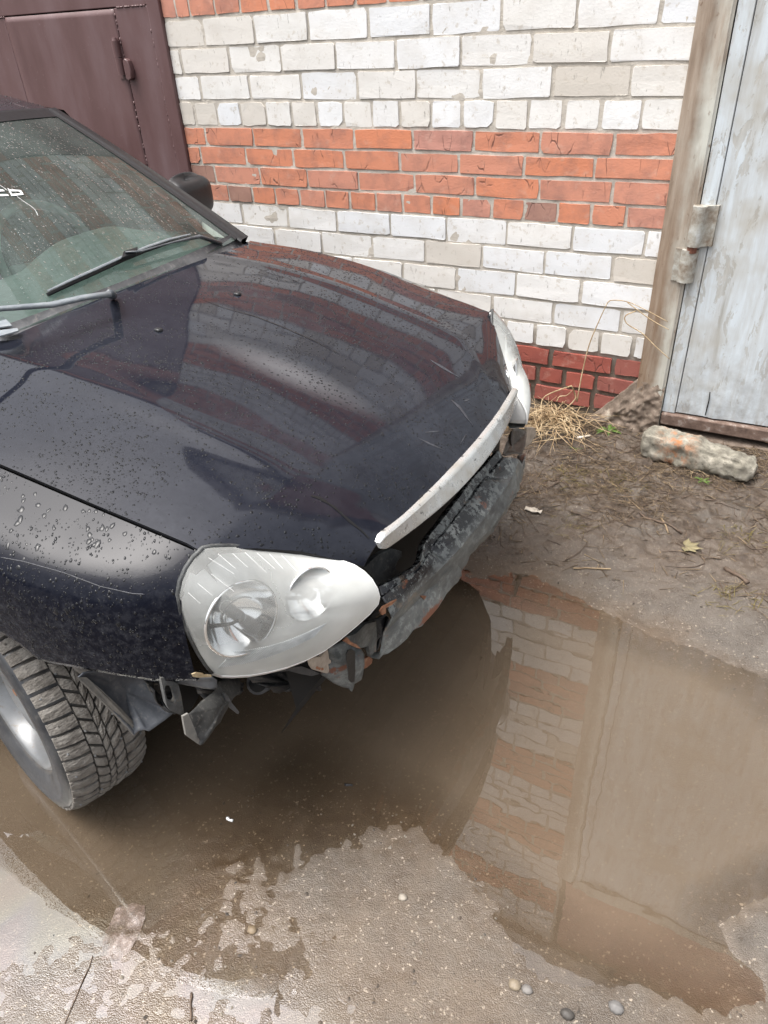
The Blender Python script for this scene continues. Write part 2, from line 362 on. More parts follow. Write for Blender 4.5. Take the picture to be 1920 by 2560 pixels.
def mud_mat():
    M = Mat('wet gritty mud', rough=0.5).world()
    a = M.noise(2.2, 5, 0.6); b = M.noise(13, 6, 0.65); g = M.noise(75, 5, 0.7); z = M.sep()[2]
    c = M.ramp(b, [(0.25, (0.066, 0.055, 0.045)), (0.5, (0.094, 0.081, 0.068)), (0.75, (0.122, 0.109, 0.094))])
    c = M.mix(M.ramp(a, [(0.42, 0.0), (0.7, 0.5)]), c, (0.125, 0.090, 0.064))
    # soaked bed: brown where water stands or has just drained
    bed = M.math('MULTIPLY', M.math('SUBTRACT', M.math('ADD', 0.0085, M.math('MULTIPLY', M.math('SUBTRACT', a, 0.45), 0.030)), z), 90.0, True)
    c = M.mix(M.math('MULTIPLY', bed, 0.75), c, M.ramp(b, [(0.3, (0.080, 0.056, 0.036)), (0.7, (0.122, 0.090, 0.061))]))
    v = M.voro(260); gr = M.ramp(v.outputs['Color'], [(0.0, 0.0), (0.80, 0.0), (0.84, 1.0)], 'CONSTANT')
    c = M.mix(M.math('MULTIPLY', gr, M.ramp(g, [(0.45, 0.0), (0.6, 0.75)])), c, (0.34, 0.29, 0.23))
    dk = M.ramp(g, [(0.30, 0.55), (0.42, 0.0)])
    c = M.mix(dk, c, (0.065, 0.052, 0.042))
    y = M.sep()[1]
    near = M.math('MULTIPLY', M.math('ADD', y, 1.02), 3.0, True)
    nn = M.math('MULTIPLY', near, M.ramp(M.noise(6, 6, 0.7), [(0.36, 0.0), (0.52, 0.92)]))
    c = M.mix(nn, c, M.ramp(M.noise(34, 6, .7), [(0.36, (0.036, 0.026, 0.019)), (0.52, (0.075, 0.055, 0.040)), (0.70, (0.135, 0.112, 0.090))]))
    M.color(c)
    oil = oil_mask(M); wet = M.math('MULTIPLY', M.math('SUBTRACT', 0.0065, z), 170.0, True); ow = M.math('MULTIPLY', oil, wet)
    rg = M.ramp(b, [(0.3, 0.20), (0.6, 0.36), (0.8, 0.58)])
    M.roughness(M.math('MULTIPLY', rg, M.math('SUBTRACT', 1.0, M.math('ADD', M.math('MULTIPLY', ow, 0.25), M.math('MULTIPLY', wet, 0.35)))))
    M.l(M.math('ADD', 1.36, M.math('MULTIPLY', ow, 0.24)), M.b.inputs['IOR'])
    M.l(M.mix(ow, (1, 1, 1), oil_hue(M)), M.b.inputs['Specular Tint'])
    g2 = M.noise(170, 4, 0.7); hv = M.voro(380)
    h2 = M.math('SUBTRACT', M.math('ADD', M.math('MULTIPLY', b, 0.8), g2), M.math('MULTIPLY', hv.outputs['Distance'], 0.6))
    M.bump(h2, 0.6, 0.006)
    bn = [n_ for n_ in M.nt.nodes if n_.type == 'BUMP'][0]
    M.l(M.math('SUBTRACT', 0.50, M.math('MULTIPLY', wet, 0.20)), bn.inputs['Strength'])
    return M.m
gv = np.stack([GX.ravel(), GY.ravel(), GH.ravel()], 1)
nu, nv = GX.shape
ii, jj = np.meshgrid(np.arange(nu - 1), np.arange(nv - 1), indexing='ij')
q = (ii * nv + jj).ravel()
gf = np.stack([q, q + nv, q + nv + 1, q + 1], 1)
me = bpy.data.meshes.new('ground'); me.vertices.add(len(gv)); me.vertices.foreach_set('co', gv.ravel())
me.loops.add(len(gf) * 4); me.loops.foreach_set('vertex_index', gf.ravel().astype(np.int32))
me.polygons.add(len(gf)); me.polygons.foreach_set('loop_start', np.arange(0, len(gf) * 4, 4, dtype=np.int32)); me.polygons.foreach_set('loop_total', np.full(len(gf), 4, np.int32))
me.update(); me.validate(); me.polygons.foreach_set('use_smooth', [True] * len(gf)); me.materials.append(mud_mat())
ground = link('ground', me); tag(ground, kind='structure')

def water_mat():
    M = Mat('muddy puddle water').world()
    nt = M.nt; nt.nodes.remove(M.b)
    # turbid water: the deeper, the more the brown body hides the bed; a glossy skin with a thin oil film
    murk = M.ramp(M.noise(2.5, 4, 0.6), [(0.3, (0.112, 0.083, 0.056)), (0.7, (0.132, 0.101, 0.071))])
    dif = M.n('BsdfDiffuse'); M.l(murk, dif.inputs['Color'])
    tr = M.n('BsdfTransparent'); tr.inputs['Color'].default_value = (0.93, 0.89, 0.83, 1)
    at = M.n('Attribute'); at.attribute_name = 'depth'
    dep = M.math('MULTIPLY', M.math('SUBTRACT', at.outputs['Fac'], 0.001), 95.0, True)
    body = M.n('MixShader'); M.l(M.math('MULTIPLY', dep, 0.78), body.inputs[0]); M.l(tr.outputs[0], body.inputs[1]); M.l(dif.outputs[0], body.inputs[2])
    gl = M.n('BsdfGlossy'); gl.inputs['Roughness'].default_value = 0.0
    oil = oil_mask(M)
    M.l(M.mix(oil, (1, 1, 1), oil_hue(M)), gl.inputs['Color'])
    fr = M.n('Fresnel')
    M.l(M.math('ADD', 1.74, M.math('MULTIPLY', oil, 0.20)), fr.inputs['IOR'])
    w1 = M.noise(9, 2, 0.5, vec=M.map((1, 1.6, 1)))
    bp = M.n('Bump'); bp.inputs['Strength'].default_value = 0.013; bp.inputs['Distance'].default_value = 0.02
    M.l(w1, bp.inputs['Height'])
    M.l(bp.outputs[0], gl.inputs['Normal']); M.l(bp.outputs[0], fr.inputs['Normal'])
    ms = M.n('MixShader'); M.l(fr.outputs[0], ms.inputs[0]); M.l(body.outputs[0], ms.inputs[1]); M.l(gl.outputs[0], ms.inputs[2])
    M.l(ms.outputs[0], M.out.inputs['Surface'])
    return M.m
wx_, wy_ = axis(-0.2, 2.45, 0.02, [0.3, 1, 2, 3.3]), axis(-2.85, -0.85, 0.02, [.75])
wy_ = wy_[wy_ <= -0.84]
mw = MB().grid([[(x, y, 0.0) for y in wy_] for x in wx_])
water = mw.build('puddle_water', water_mat()); tag(water, kind='structure')
_dv = np.array(mw.v); _da = water.data.attributes.new('depth', 'FLOAT', 'POINT'); _da.data.foreach_set('value', np.clip(-ground_h(_dv[:, 0], _dv[:, 1]), 0, 1).astype(np.float32))

# ------------------------------------------------------------------ brick wall between the two gates
U_L, U_R = -0.853, 1.292
ZB = [1.544, 1.441, 1.342, 1.243, 1.144, 1.065, 0.987, 0.908, 0.829, 0.731, 0.632, 0.532, 0.436, 0.338, 0.252, 0.170, 0.090]
ROWS = [('w', [-0.651, -0.39, -0.13, 0.135, 0.395, 0.659, 0.917, 1.183]),
        ('w', [-0.798, -0.538, -0.276, -0.016, 0.247, 0.509, 0.772, 1.038]),
        ('w', [-0.717, -0.451, -0.189, 0.071, 0.329, 0.591, 0.854, 1.117]),
        ('w', [-0.773, -0.647, -0.519, -0.383, -0.252, -0.126, 0.002, 0.132, 0.258, 0.388, 0.516, 0.643, 0.772, 0.902, 1.03, 1.166]),
        ('r', [-0.733, -0.468, -0.211, 0.044, 0.307, 0.563, 0.823, 1.087]),
        ('r', [-0.782, -0.522, -0.267, -0.011, 0.248, 0.503, 0.768, 1.03]),
        ('r', [-0.715, -0.461, -0.205, 0.05, 0.313, 0.574, 0.831, 1.102]),
        ('r', [-0.783, -0.654, -0.52, -0.388, -0.258, -0.125, 0.002, 0.13, 0.255, 0.385, 0.514, 0.644, 0.777, 0.907, 1.034, 1.161]),
        ('w', [-0.594, -0.334, -0.071, 0.192, 0.451, 0.711, 0.972, 1.241]),
        ('w', [-0.689, -0.42, -0.163, 0.095, 0.353, 0.609, 0.872, 1.136]),
        ('w', [-0.79, -0.535, -0.275, -0.008, 0.245, 0.498, 0.759, 1.025]),
        ('w', [-0.64, -0.38, -0.12, 0.14, 0.403, 0.661, 0.925, 1.193]),
        ('w', [-0.70, -0.57, -0.44, -0.31, -0.18, -0.05, 0.08, 0.21, 0.34, 0.47, 0.6, 0.726, 0.854, 0.988, 1.122, 1.253]),
        ('d', [-0.64, -0.38, -0.12, 0.14, 0.40, 0.66, 0.927, 1.188]),
        ('d', [-0.75, -0.49, -0.23, 0.03, 0.29, 0.55, 0.875, 0.992, 1.126]),
        ('d', [-0.64, -0.38, -0.12, 0.14, 0.40, 0.66, 0.86, 1.118])]
rows = [(ZB[i + 1], ZB[i], c, [U_L] + j + [U_R + 0.02]) for i, (c, j) in enumerate(ROWS)]
# courses above the picture: they show mirrored in the puddle, the bonnet and the windscreen
z = ZB[0]; top_rows = []
def head(off): return [u for u in np.arange(U_L + off, U_R - 0.03, 0.130)]
def stretch(off): return [u for u in np.arange(U_L + off, U_R - 0.03, 0.260)]
first = True
while z < 4.05:
    for colr, h in (('r', 0.0785), ('w', 0.0992)):
        for k in range(4):
            js = ([-0.777, -0.705, -0.57, -0.443, -0.306, -0.175, -0.043, 0.089] + [0.22 + 0.13 * t for t in range(8)]) if first else (head(0.07) if k == 0 else stretch((0.2, 0.07, 0.14)[k % 3]))
            first = False
            top_rows.append((z, z + h, colr, [U_L] + list(js) + [U_R + 0.02])); z += h
Z_TOP = z
wall = empty('brick_wall', (0.2, 0.0, 0.0)); tag(wall, 'brick pier of white and orange banded courses between the two metal gates', 'wall')
WX = 0.2
MM = {'w': M_WHITE, 'r': M_RED, 'd': M_DEEP}
def brick_mesh(name, w, h, mat, seed):
    """front face with sixteen uneven outline points, sides running back into the mortar"""
    r = random.Random(seed); a = w / 2; b = h / 2
    worn = 0.0040 if mat is not M_WHITE else 0.0075
    def j(k=1.0): return r.uniform(-1, 1) * 0.0020 * k
    def cc(): return r.uniform(0.25, 1.0) * worn + (r.random() < 0.14) * r.uniform(0.006, 0.018)
    c = [cc() for _ in range(4)]; c2 = [cc() for _ in range(4)]
    o = [(-a + c[0], -b + j()), (-a * .36 + j(8), -b + j(1.2)), (a * .30 + j(8), -b + j(1.2)), (a - c[1], -b + j()),
         (a + j(), -b + c2[1]), (a + j(1.3), j(5)), (a + j(), b - c2[2]), (a - c[2], b + j()),
         (a * .33 + j(8), b + j(1.2)), (-a * .30 + j(8), b + j(1.2)), (-a + c[3], b + j()),
         (-a + j(), b - c2[3]), (-a + j(1.3), j(5)), (-a + j(), -b + c2[0])]
    n = len(o)
    v = [(x, j(0.35), zz) for (x, zz) in o] + [(x * 1.0 + math.copysign(.0012, x), .045, zz + math.copysign(.0010, zz)) for (x, zz) in o]
    f = [tuple(range(n))] + [(k, k + n, (k + 1) % n + n, (k + 1) % n) for k in range(n)]
    me = bpy.data.meshes.new(name); me.from_pydata(v, [], f); me.materials.append(mat); me.update()
    return me
CACHE = {}
def place_brick(u0, u1, z0, z1, c, parent, proud=None):
    w = round((u1 - u0) / 0.006) * 0.006; h = z1 - z0
    key = (c, round(w, 3), round(h, 2), random.randrange(5))
    if key not in CACHE: CACHE[key] = brick_mesh('brick', w, h, MM[c], hash(key) % 9999)
    o = link('brick', CACHE[key], parent)
    o.location = ((u0 + u1) / 2 - WX, (-0.0045 + random.uniform(-0.0022, 0.0018)) if proud is None else proud, (z0 + z1) / 2)
    o.scale = ((u1 - u0) / w, 1, 1)
    o.rotation_euler = (random.uniform(-.010, .010), random.uniform(-.006, .006), random.uniform(-.008, .008))
    return o
def joint(): return random.uniform(0.0042, 0.0085)
n_b = 0
for (z0, z1, c, js) in rows + top_rows[:8]:
    for u0, u1 in zip(js[:-1], js[1:]):
        if u1 - u0 < 0.03: continue
        if z1 < 0.60 and u1 < -0.2: continue            # hidden behind the car
        e0 = 0.001 if u0 == U_L else joint(); e1 = joint()
        dj = .0045 if c == 'd' else 0.0; place_brick(u0 + e0 + dj, u1 - e1 - dj, z0 + random.uniform(.005, .0075) + dj, z1 - random.uniform(.005, .0085) - dj, c, wall); n_b += 1
up = {'r': MB(), 'w': MB()}
for (z0, z1, c, js) in top_rows[8:]:
    for u0, u1 in zip(js[:-1], js[1:]):
        if u1 - u0 < 0.03: continue
        me_ = brick_mesh('tmp', u1 - u0 - 0.019, z1 - z0 - 0.017, MM[c], random.randrange(99999))
        vs = [(v.co.x + (u0 + u1) / 2 - WX, v.co.y - 0.006, v.co.z + (z0 + z1) / 2) for v in me_.vertices]
        up[c].add(vs, [tuple(p.vertices) for p in me_.polygons]); bpy.data.meshes.remove(me_)
for c in up: tag(up[c].build('upper_brick_courses', MM[c], wall), kind='stuff')
# mortar: the pier body, its face a little behind the bricks
us = np.linspace(U_L + 0.002, U_R + 0.03, 150); zs = np.linspace(-0.1, Z_TOP, 300)
mU, mZ = np.meshgrid(us, zs, indexing='ij')
mY = -0.0018 + 0.0055 * fbm(mU * 22, mZ * 22, 3, 3) * 0.6 + 0.009 * np.clip((0.40 - mZ) / .1, 0, 1)
mb = MB().grid(np.stack([mU - WX, mY, mZ], 2).tolist())
mb.box((U_L + 0.002 - WX, 0.012, -0.1), (U_R + 0.03 - WX, 0.40, Z_TOP))
mb.build('mortar', M_MORTAR, wall, smooth=False)

# ------------------------------------------------------------------ brown gate on the left
bgx = -0.853
bgate = empty('metal_gate', (-1.9, 0, 0)); tag(bgate, 'brown painted steel garage gate with a wicket door behind the car', 'gate')
def gb(name, mat, boxes, parent, ox, bev=0.002):
    m = MB()
    for a, b in boxes: m.box((a[0] - ox, a[1], a[2]), (b[0] - ox, b[1], b[2]))
    o = m.build(name, mat, parent)
    if bev: bevel(o, bev, 2)
    return o
GO = -1.9
gb('gate_post', M_BROWN, [((-0.922, -0.020, -0.05), (-0.8545, 0.06, 2.75))], bgate, GO, 0.004)
gb('post', M_BROWN, [((-3.95, -0.020, -0.05), (-3.87, 0.06, 2.75))], bgate, GO, 0.004)
stile = gb('stile', M_BROWN, [((-1.1185, -0.012, 0.06), (-0.9255, 0.012, 1.5975))], bgate, GO, 0.003)
gb('top_panel', M_BROWN, [((-2.42, -0.010, 1.6005), (-0.9255, 0.012, 2.72))], bgate, GO, 0.003)
leaf = gb('leaf_panel', M_BROWN, [((-3.865, -0.014, 0.06), (-2.424, 0.010, 2.72)), ((-2.42, -0.0125, 0.06), (-1.842, 0.008, 1.5955))], bgate, GO, 0.003)
# wicket door: slightly buckled sheet with a folded left edge
wu = np.linspace(-1.838, -1.1225, 40); wz = np.linspace(0.07, 1.5955, 70)
wU, wZ = np.meshgrid(wu, wz, indexing='ij')
wY = -0.006 + 0.004 * fbm(wU * 3, wZ * 2.2, 40, 3) - 0.004 * np.exp(-((wU + 1.80) / 0.015) ** 2)
wm = MB().grid(np.stack([wU - GO, wY, wZ], 2).tolist()).build('wicket_door', M_BROWN, bgate, smooth=True)
so = wm.modifiers.new('thick', 'SOLIDIFY'); so.thickness = 0.006; so.offset = 1
# weld beads along the seams
wb = MB()
for (u, z0, z1, yy, n) in ((-1.1200, 0.9, 1.59, -0.010, 46), (-0.9238, 0.9, 1.56, -0.013, 60)):
    for k in range(n):
        if random.random() < 0.35: continue
        zc = random.uniform(z0, z1); r = random.uniform(0.0025, 0.005)
        wb.tube([(u - GO + random.uniform(-.003, .003), yy, zc - r * 1.8), (u - GO + random.uniform(-.003, .003), yy - .002, zc), (u - GO, yy, zc + r * 1.8)], [r * .5, r, r * .5], 6)
for k in range(26):
    uc = random.uniform(-1.11, -0.94); wb.tube([(uc - .006 - GO, -.011, 1.599), (uc - GO, -.013, 1.5995), (uc + .006 - GO, -.011, 1.599)], [.002, .004, .002], 6)
for k in range(14):
    uc = random.uniform(-2.0, -1.83); wb.tube([(uc - .006 - GO, -.012, 1.594), (uc - GO, -.014, 1.597), (uc + .006 - GO, -.012, 1.594)], [.002, .004, .002], 6)
tag(wb.build('weld_bead', M_BROWN, bgate, smooth=True), kind='stuff')
hz = MB()
hz.box((-1.170 - GO, -0.016, 1.335), (-1.128 - GO, -0.004, 1.492))
hz.tube([(-1.138 - GO, -.028, 1.350), (-1.138 - GO, -.028, 1.415)], .0165, 14)
hz.tube([(-1.140 - GO, -.028, 1.418), (-1.140 - GO, -.028, 1.480)], .0165, 14)
hz.tube([(-1.140 - GO, -.028, 1.480), (-1.140 - GO, -.028, 1.492)], [.012, .009], 12)
o = hz.build('hinge', M_BROWN, bgate); auto_smooth(o)
h2 = MB()
pr = [(-1.112, 1.335), (-1.095, 1.327), (-1.078, 1.336), (-1.071, 1.37), (-1.080, 1.405), (-1.096, 1.414), (-1.110, 1.404)]
h2.sheet([(u - GO, -0.012, zz) for u, zz in pr], (0, -0.026, 0))
o = h2.build('hinge_plate', M_BROWN, bgate); bevel(o, 0.004, 2)

# ------------------------------------------------------------------ pale gate on the right
pgate = empty('metal_gate', (2.2, 0, 0)); tag(pgate, 'pale blue weathered steel gate with rusty jamb and bottom rail', 'gate')
PO = 2.2
# jamb: ribbed steel face between bricks and leaf
ju = np.array([1.2905, 1.2925, 1.315, 1.345, 1.352, 1.372, 1.378, 1.392, 1.3965, 1.4015, 1.4025]); jy = np.array([.02, -.0155, -.018, -.0195, -.018, -.0195, -.0225, -.024, -.019, -.018, .02])
jz = np.linspace(0.02, 3.45, 160)
P = [[(u - PO + 0.0015 * vnoise(zz * 7, k, 3), y + 0.0018 * fbm(zz * 13, u * 40, 8, 2), zz) for zz in jz] for k, (u, y) in enumerate(zip(ju, jy))]
o = MB().grid(P).build('jamb', M_JAMB, pgate); auto_smooth(o, 50)
# leaf border angle and recessed sheet
lz_ = np.linspace(0.142, 3.40, 140)
lu = np.array([1.4045, 1.4055, 1.43, 1.452, 1.4545]); lyy = np.array([.02, -.014, -.016, -.015, -.008])
P = [[(u - PO, y + 0.0015 * fbm(zz * 9, u * 30, 12, 2), zz) for zz in lz_] for u, y in zip(lu, lyy)]
o = MB().grid(P).build('leaf_border', M_PALE, pgate); auto_smooth(o, 40)
su = np.linspace(1.4565, 2.62, 60); szz = np.linspace(0.146, 3.40, 120)
sU, sZ = np.meshgrid(su, szz, indexing='ij')
sY = -0.0095 + 0.005 * fbm(sU * 3.2, sZ * 1.6, 60, 3) - 0.003 * np.exp(-((sU - 1.462) / 0.006) ** 2)
# a bent flap low on the sheet
sY -= 0.010 * np.exp(-((sU - 1.60) / 0.02) ** 2 - ((sZ - 0.17) / 0.06) ** 2)
o = MB().grid(np.stack([sU - PO, sY, sZ], 2).tolist()).build('leaf_panel', M_PALE, pgate, smooth=True)
m = MB().box((2.626 - PO, -0.012, 0.10), (3.85 - PO, 0.01, 3.4)); m.build('leaf_panel', M_PALE, pgate)
# tear in the sheet near the bottom
tp = [on_y(1520 + a / 4.1475, 880 + b / 4.1475, -0.0195) for a, b in ((1052, 415), (1062, 420), (1050, 520), (1028, 600), (1012, 660), (1003, 658), (1022, 570), (1042, 500))]
MB().sheet([(p[0] - PO, p[1], p[2]) for p in tp], (0, 0.002, 0)).build('tear', M_DARK, pgate)
gb('bottom_rail', M_RUST, [((1.4045, -0.030, 0.088), (2.62, 0.006, 0.139))], pgate, PO, 0.006)
gb('rail', M_RUST, [((2.626, -0.030, 0.088), (3.85, 0.006, 0.139))], pgate, PO, 0.006)
gb('lintel', M_JAMB, [((1.405, -0.02, 3.403), (3.87, 0.05, 3.5))], pgate, PO, 0.004)
gb('post', M_JAMB, [((3.86, -0.02, 0.0), (3.96, 0.05, 3.45))], pgate, PO, 0.004)
MB().box((1.39 - PO, 0.03, -0.05), (3.9 - PO, 0.05, 3.42)).build('inner_backing', M_DARK, pgate)
def lumpy(mb_, a, b, seed, amp=0.002, n=10):
    pass
def crusty(name, mat, profile, z0, z1, parent, seed, amp=0.0028, n=14, closed=True):
    """upright extrusion of a (u, y) profile with crusted uneven surface"""
    zz = np.linspace(z0, z1, n); v = []; f = []; k = len(profile)
    for i, zq in enumerate(zz):
        for j_, (u, y) in enumerate(profile):
            e = 1.0 if 0 < i < n - 1 else 0.9
            v.append((u + amp * vnoise(zq * 130, j_ * 3.1, seed), y - amp * (0.5 + vnoise(zq * 110, j_ * 2.3, seed + 3)), zq + (amp * vnoise(j_ * 5.2, i, seed + 5))))
    for i in range(n - 1):
        for j_ in range(k):
            l_ = (j_ + 1) % k; f.append((i * k + j_, i * k + l_, (i + 1) * k + l_, (i + 1) * k + j_))
    f += [tuple(range(k))[::-1], tuple(range((n - 1) * k, n * k))]
    o = mk(name, v, f, mat, parent, True); auto_smooth(o, 55); return o
def barrel(uc, yc, r, u1, y1, n=9):
    p = [(uc + r * math.cos(t), yc - r * math.sin(t)) for t in np.linspace(math.pi, 0.15, n)]
    return p + [(u1 - .012, y1 - .002), (u1 - .003, y1 - .003), (u1, y1 + .012), (uc - r, y1 + .012)]
hin = crusty('hinge', M_HINGE, [(u - PO, y) for u, y in barrel(1.409, -.034, .024, 1.469, -.020)], 0.792, 0.925, pgate, 3, 0.0016, 22)
hin2 = crusty('hinge', M_HINGE, [(u - PO, y) for u, y in ((1.352, .0), (1.352, -.022), (1.372, -.025), (1.378, -.040), (1.398, -.052), (1.418, -.046), (1.428, -.030), (1.430, .0))], 0.665, 0.778, pgate, 9, 0.0014, 18)
pin = MB().tube([(1.407 - PO, -.036, 0.770), (1.407 - PO, -.036, 0.796)], .017, 12).build('hinge_pin', rust_mat('rusty pin', (0.10, 0.035, 0.02), (0.20, 0.08, 0.05), (0.25, 0.15, 0.11)), hin2)
# sill beam and concrete at the jamb foot
sill = empty('sill_beam', (2.2, 0, 0)); tag(sill, 'muddy steel sill beam lying under the pale gate', 'sill')
su = np.linspace(1.372, 3.9, 120)
prof = [(.05, .062), (-.012, .064), (-.030, .060), (-.040, .044), (-.041, .020), (-.038, -.06), (.05, -.06)]
P = [[(u - PO, y + 0.003 * fbm(u * 20, k * 2, 70, 2), zz + 0.004 * fbm(u * 9, k, 75, 2)) for k, (y, zz) in enumerate(prof)] for u in su]
o = MB().grid(P).build('beam', M_SILL, sill); auto_smooth(o, 40)
cu = np.linspace(0, 1, 60); cv = np.linspace(0, 1, 54)
low = [(1.07, 0.02), (1.135, 0.073), (1.20, 0.15), (1.245, 0.205), (1.292, 0.262), (1.335, 0.318), (1.36, 0.33), (1.385, 0.315), (1.400, 0.30)]
lx_ = np.array([p[0] for p in low]); lzv = np.array([p[1] for p in low])
P = []
for a in cu:
    u = 1.06 + a * (1.401 - 1.06); zt = np.interp(u, lx_, lzv); row = []
    for b in cv:
        e = math.sin(min(1, (1 - b) * 2.2) * math.pi / 2)
        zz = -0.03 + (zt + 0.03) * b
        y = -0.012 - (0.010 + 0.024 * (1 - b)) * e + (0.020 * fbm(u * 26, zz * 26, 90, 3) + 0.010 * fbm(u * 80, zz * 80, 93, 2)) * e
        if b > 0.99: y = 0.004
        row.append((u - 1.3, y, zz + 0.006 * vnoise(u * 60, 2, 4) * (b > 0.9)))
    P.append(row)
cp = MB().grid(P).build('concrete_patch', M_CONC, None, True, (1.3, 0, 0)); tag(cp, 'rough muddy concrete lump at the foot of the rusty jamb', 'concrete')

# rest of the garage row: lintels over the gates, side piers, eaves slab
row = empty('garage_building', (0.2, 0, 0)); tag(row, 'brick garage row above and beside the gates with a slab roof', 'garage')
MB().box((1.36 - WX, 0.0, 3.503), (4.6 - WX, .4, Z_TOP)).build('lintel_wall', M_RED, row)
MB().box((3.965 - WX, 0.0, -.1), (6.5 - WX, .4, 3.5)).build('side_pier', M_WHITE, row)
MB().box((-4.6 - WX, 0.0, 2.755), (-0.856 - WX, .4, 3.0)).build('lintel_wall', M_RED, row)
MB().box((-6.5 - WX, 0.0, -.1), (-3.955 - WX, .4, 2.752)).build('side_pier', M_WHITE, row)
MB().box((-0.855 - WX, -.06, Z_TOP + .002), (7 - WX, 6.0, Z_TOP + .2)).build('roof', M_ROOF, row)
MB().box((-7 - WX, -.06, 3.002), (-0.86 - WX, 6.0, 3.16)).build('roof', M_ROOF, row)
MB().box((-0.84 - WX, .405, -.1), (6.5 - WX, 5.8, Z_TOP)).build('body', M_DARK, row)
MB().box((-6.5 - WX, .405, -.1), (-0.846 - WX, 5.8, 3.0)).build('body', M_DARK, row)

# ------------------------------------------------------------------ the car
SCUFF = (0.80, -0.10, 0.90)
def paint():
    M = Mat('black car paint', (0.005, 0.006, 0.011), 0.10, Specular_IOR_Level=0.36)
    M.b.inputs['Coat Weight'].default_value = 0.0
    a = M.noise(3.5, 5, 0.6, vec=M.map((0.6, 1.3, 1))); b = M.noise(60, 5, 0.7); c = M.noise(420, 3, 0.6)
    film = M.math('MULTIPLY', M.ramp(a, [(0.30, 0.15), (0.7, 1.0)]), M.ramp(b, [(0.35, 0.5), (0.7, 1.0)]))
    col = M.mix(film, (0.005, 0.006, 0.011), (0.023, 0.025, 0.033))
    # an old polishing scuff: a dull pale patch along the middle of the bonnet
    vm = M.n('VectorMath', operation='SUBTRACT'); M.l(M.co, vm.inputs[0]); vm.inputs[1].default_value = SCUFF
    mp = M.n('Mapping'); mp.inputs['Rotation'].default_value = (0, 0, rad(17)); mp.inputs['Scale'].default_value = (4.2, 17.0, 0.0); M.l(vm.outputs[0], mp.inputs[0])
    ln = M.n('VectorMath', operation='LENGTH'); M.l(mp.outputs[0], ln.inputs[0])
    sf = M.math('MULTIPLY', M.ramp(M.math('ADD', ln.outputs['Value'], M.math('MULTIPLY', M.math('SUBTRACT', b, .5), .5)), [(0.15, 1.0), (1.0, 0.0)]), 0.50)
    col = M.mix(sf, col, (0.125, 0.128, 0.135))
    speck = M.ramp(c, [(0.70, 0.0), (0.76, 0.6)])
    col = M.mix(speck, col, (0.10, 0.095, 0.09))
    M.color(col)
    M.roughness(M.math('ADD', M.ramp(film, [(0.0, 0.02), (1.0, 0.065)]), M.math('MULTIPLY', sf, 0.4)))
    M.bump(M.math('ADD', M.math('MULTIPLY', a, 0.25), M.math('MULTIPLY', c, 0.02)), 0.05, 0.01)
    return M.m
def fender_paint():
    M = Mat('black fender paint', (0.005, 0.006, 0.010), 0.05)
    z = M.sep()[2]; b = M.noise(70, 6, 0.75); a = M.noise(6, 4, 0.6)
    # road spray dulls the lower part of the wing
    low = M.math('MULTIPLY', M.math('SUBTRACT', 0.79, z), 9.0, True)
    sp = M.math('MULTIPLY', M.ramp(b, [(0.46, 0.0), (0.66, 1.0)]), low)
    M.color(M.mix(M.math('MULTIPLY', sp, 0.7), (0.005, 0.006, 0.011), (0.040, 0.042, 0.050)))
    M.b.inputs['IOR'].default_value = 1.5
    M.l(M.math('SUBTRACT', 0.16, M.math('MULTIPLY', low, 0.05)), M.b.inputs['Specular IOR Level'])
    M.roughness(M.math('ADD', 0.04, M.math('MULTIPLY', sp, 0.35)))
    g = M.noise(170, 3, 0.6)
    M.bump(M.math('ADD', M.math('MULTIPLY', M.math('MULTIPLY', g, low), 0.6), M.math('MULTIPLY', a, 0.1)), 0.25, 0.006)
    return M.m
def beam_mat():
    M = Mat('flaking black beam paint', rough=0.55)
    a = M.noise(20, 7, 0.7, vec=M.map((1, .45, 1))); b = M.noise(75, 6, 0.7); y = M.sep()[2]
    top = M.math('MULTIPLY', M.math('SUBTRACT', y, 0.487), 30, True)
    c = M.ramp(a, [(0.28, (0.055, 0.062, 0.066)), (0.5, (0.155, 0.168, 0.165)), (0.72, (0.29, 0.305, 0.29))])
    blk = M.ramp(M.math('ADD', M.math('MULTIPLY', b, .6), M.math('MULTIPLY', M.noise(22, 5, .65), .4)), [(0.508, 1.0), (0.528, 0.0)])
    blk2 = M.math('MULTIPLY', blk, M.math('ADD', 0.38, M.math('MULTIPLY', top, 0.60)))
    c = M.mix(blk2, c, (0.010, 0.011, 0.014))
    mudm = M.ramp(M.noise(9, 6, 0.7), [(0.56, 0.0), (0.66, 0.6)])
    c = M.mix(mudm, c, (0.30, 0.225, 0.15))
    edge = M.math('SUBTRACT', 1.0, M.math('MULTIPLY', M.math('ABSOLUTE', M.math('SUBTRACT', y, 0.395)), 60.0), True)
    r = M.ramp(M.math('ADD', M.noise(13, 6, 0.7), M.math('MULTIPLY', edge, .12)), [(0.62, 0.0), (0.68, 0.9)])
    c = M.mix(r, c, (0.17, 0.06, 0.03))
    M.color(c); M.roughness(M.ramp(blk2, [(0.0, 0.6), (1.0, 0.25)])); M.bump(M.math('ADD', a, M.math('MULTIPLY', b, 0.6)), 0.22, 0.006)
    return M.m
def dusty_black(name='dusty black plastic', lo=(0.020, 0.022, 0.026), hi=(0.13, 0.135, 0.14), sc=9, rough=0.5):
    M = Mat(name, rough=rough); a = M.noise(sc, 6, 0.65); b = M.noise(sc * 8, 5, 0.7)
    c = M.ramp(a, [(0.32, lo), (0.72, hi)]); c = M.mix(M.ramp(b, [(0.55, 0.0), (0.75, 0.5)]), c, (0.26, 0.245, 0.22))
    M.color(c); M.bump(M.math('ADD', a, M.math('MULTIPLY', b, 0.4)), 0.25, 0.006); return M.m
